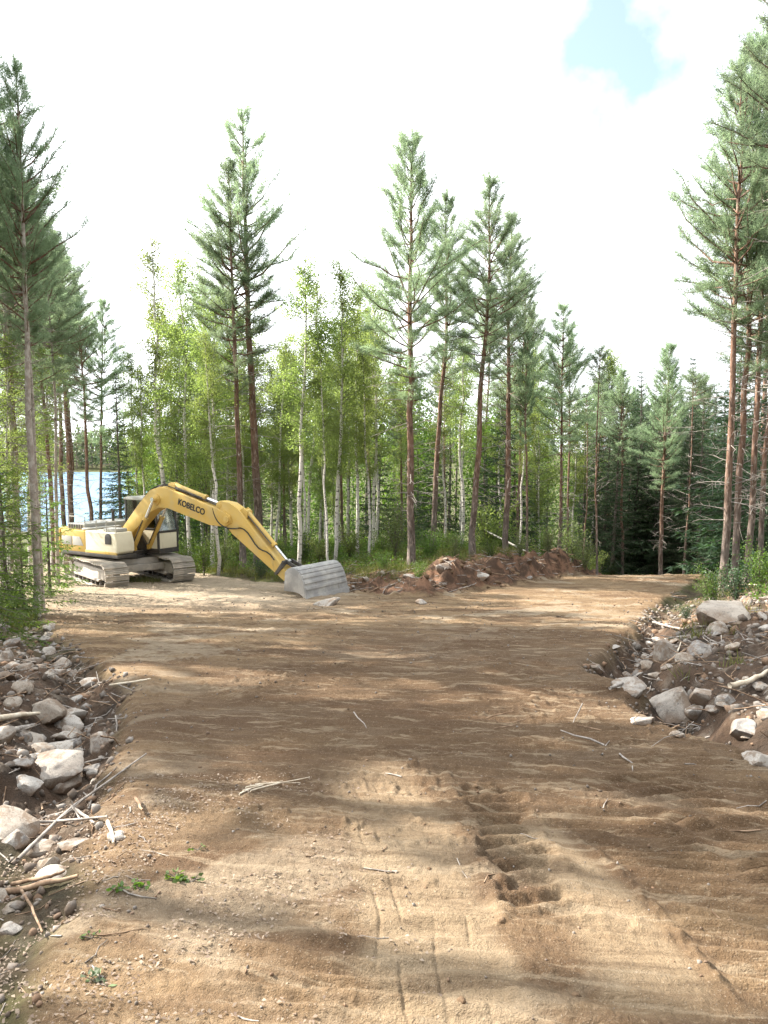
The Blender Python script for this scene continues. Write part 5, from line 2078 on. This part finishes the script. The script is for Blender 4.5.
def shell(b):
    a = arc_pts()
    ins = []
    for i, p in enumerate(a):
        q0 = a[max(0, i - 1)]
        q1 = a[min(len(a) - 1, i + 1)]
        t = Vector((q1[0] - q0[0], q1[1] - q0[1])).normalized()
        ins.append((p[0] - t.y * -.04 * -1 if False else p[0] + t.y * .04, p[1] - t.x * .04))
    bm_prism(b, a + ins[::-1], -BW, BW)


bk = obj('bucket', make(shell), 'bucket_steel', exc, 0, smooth=True, xf=BX)


def side_plates(b, y0, y1):
    a = arc_pts()
    mouth = [(8.30, .40), (8.22, .54), (8.08, .64), (7.90, .68), (7.70, .68), (7.48, .68)]
    inner = [(p[0] + (7.8 - p[0]) * .02, p[1] + (.8 - p[1]) * .02) for p in a]
    bm_prism(b, [(p[0], p[1] + .004) for p in a] + mouth, y0, y1)


for y0, y1 in ((-BW - .025, -BW + .004), (BW - .004, BW + .025)):
    obj('side_plate', make(lambda b: side_plates(b, y0, y1)), 'bucket_steel', bk, .006, xf=BX)


def ribs(b):
    a = arc_pts()
    for s in (3.35, 4.2, 5.0, 5.8, 6.6):
        i = int(s)
        f = s - i
        p = Vector(a[i]).lerp(Vector(a[i + 1]), f)
        t = (Vector(a[i + 1]) - Vector(a[i])).normalized()
        n = Vector((-t.y, t.x))
        if n.dot(p - Vector((7.8, .75))) < 0:
            n = -n
        pr = [p - t * .055 - n * .006, p + t * .055 - n * .006, p + t * .045 + n * .02, p - t * .045 + n * .02]
        bm_prism(b, [tuple(q) for q in pr], -BW + .01, BW - .01)


obj('wear_strip', make(ribs), 'bucket_steel', bk, .004, xf=BX)
obj('cutting_edge', make(lambda b: bm_prism(b, [(8.275, .58), (8.325, .59), (8.40, .20), (8.38, .195), (8.335, .22)], -BW - .045, BW + .045)), 'bucket_steel', bk, .004, xf=BX)


def coupler(b):
    for y in (-.32, .27):
        bm_prism(b, [(7.58, .62), (7.70, .56), (8.30, .72), (8.38, 1.16), (8.06, 1.12), (7.70, .80)], y, y + .05)
    bm_cyl(b, (8.08, -.34, 1.04), (8.08, .34, 1.04), .05, 12)
    bm_cyl(b, (7.95, -.5, .78), (7.95, .5, .78), .11, 14)


obj('tilt_coupler', make(coupler), 'dark_steel', exc, .006)


def hoses():
    g = Geo()
    for k, y in enumerate((-.13, -.04, .05, .13)):
        u = np.linspace(0, 1, 16)
        pts = np.stack([.25 + u * 4.55, np.full(16, y), np.interp(.25 + u * 4.55, [.25, .95, 1.55, 2.05, 2.5, 3.6, 4.8], [2.15, 2.84, 3.34, 3.46, 3.40, 3.12, 2.82]) + .03 + .02 * (k % 2)], 1)
        g.tube(pts, .02, 6)
    for y in (-.215, .215):
        u = np.linspace(0, 1, 10)
        P0, P1, P2 = np.array([4.55, y, 2.78]), np.array([4.75, y * 1.15, 2.0]), np.array([5.75, y * 1.1, 2.2])
        pts = (1 - u[:, None]) ** 2 * P0 + 2 * (u * (1 - u))[:, None] * P1 + (u ** 2)[:, None] * P2
        g.tube(pts, .022, 6)
        pts = np.stack([5.75 + u * 1.4, np.full(10, y), 2.2 - u * .95 + .08 * np.sin(u * 9)], 1)
        g.tube(pts, .02, 6)
    link('hose', g.mesh('hose', [M['rubber']], True), exc)


hoses()


def lettering():
    cu = bpy.data.curves.new('lettering', 'FONT')
    cu.body = 'KOBELCO'
    cu.size = .37
    cu.extrude = .004
    cu.offset = .011
    cu.align_x = 'CENTER'
    cu.align_y = 'CENTER'
    tmp = bpy.data.objects.new('lettering', cu)
    COL.objects.link(tmp)
    me = bpy.data.meshes.new_from_object(tmp.evaluated_get(bpy.context.evaluated_depsgraph_get()))
    bpy.data.objects.remove(tmp)
    me.materials.clear()
    me.materials.append(M['black_print'])
    o = link('lettering', me, bo)
    dims = max(v.co.x for v in me.vertices) - min(v.co.x for v in me.vertices)
    s = 1.28 / dims
    o.scale = (s, 1.0 * s, s)
    o.location = (3.58, -.238, 2.78)
    o.rotation_euler = Matrix.Rotation(R(14.5), 3, 'Y').to_euler() if False else (Matrix.Rotation(R(14.5), 3, 'Y') @ Matrix.Rotation(R(90), 3, 'X')).to_euler()


lettering()
print('done', round(time.time() - T0, 1), 'objects', len(bpy.data.objects))
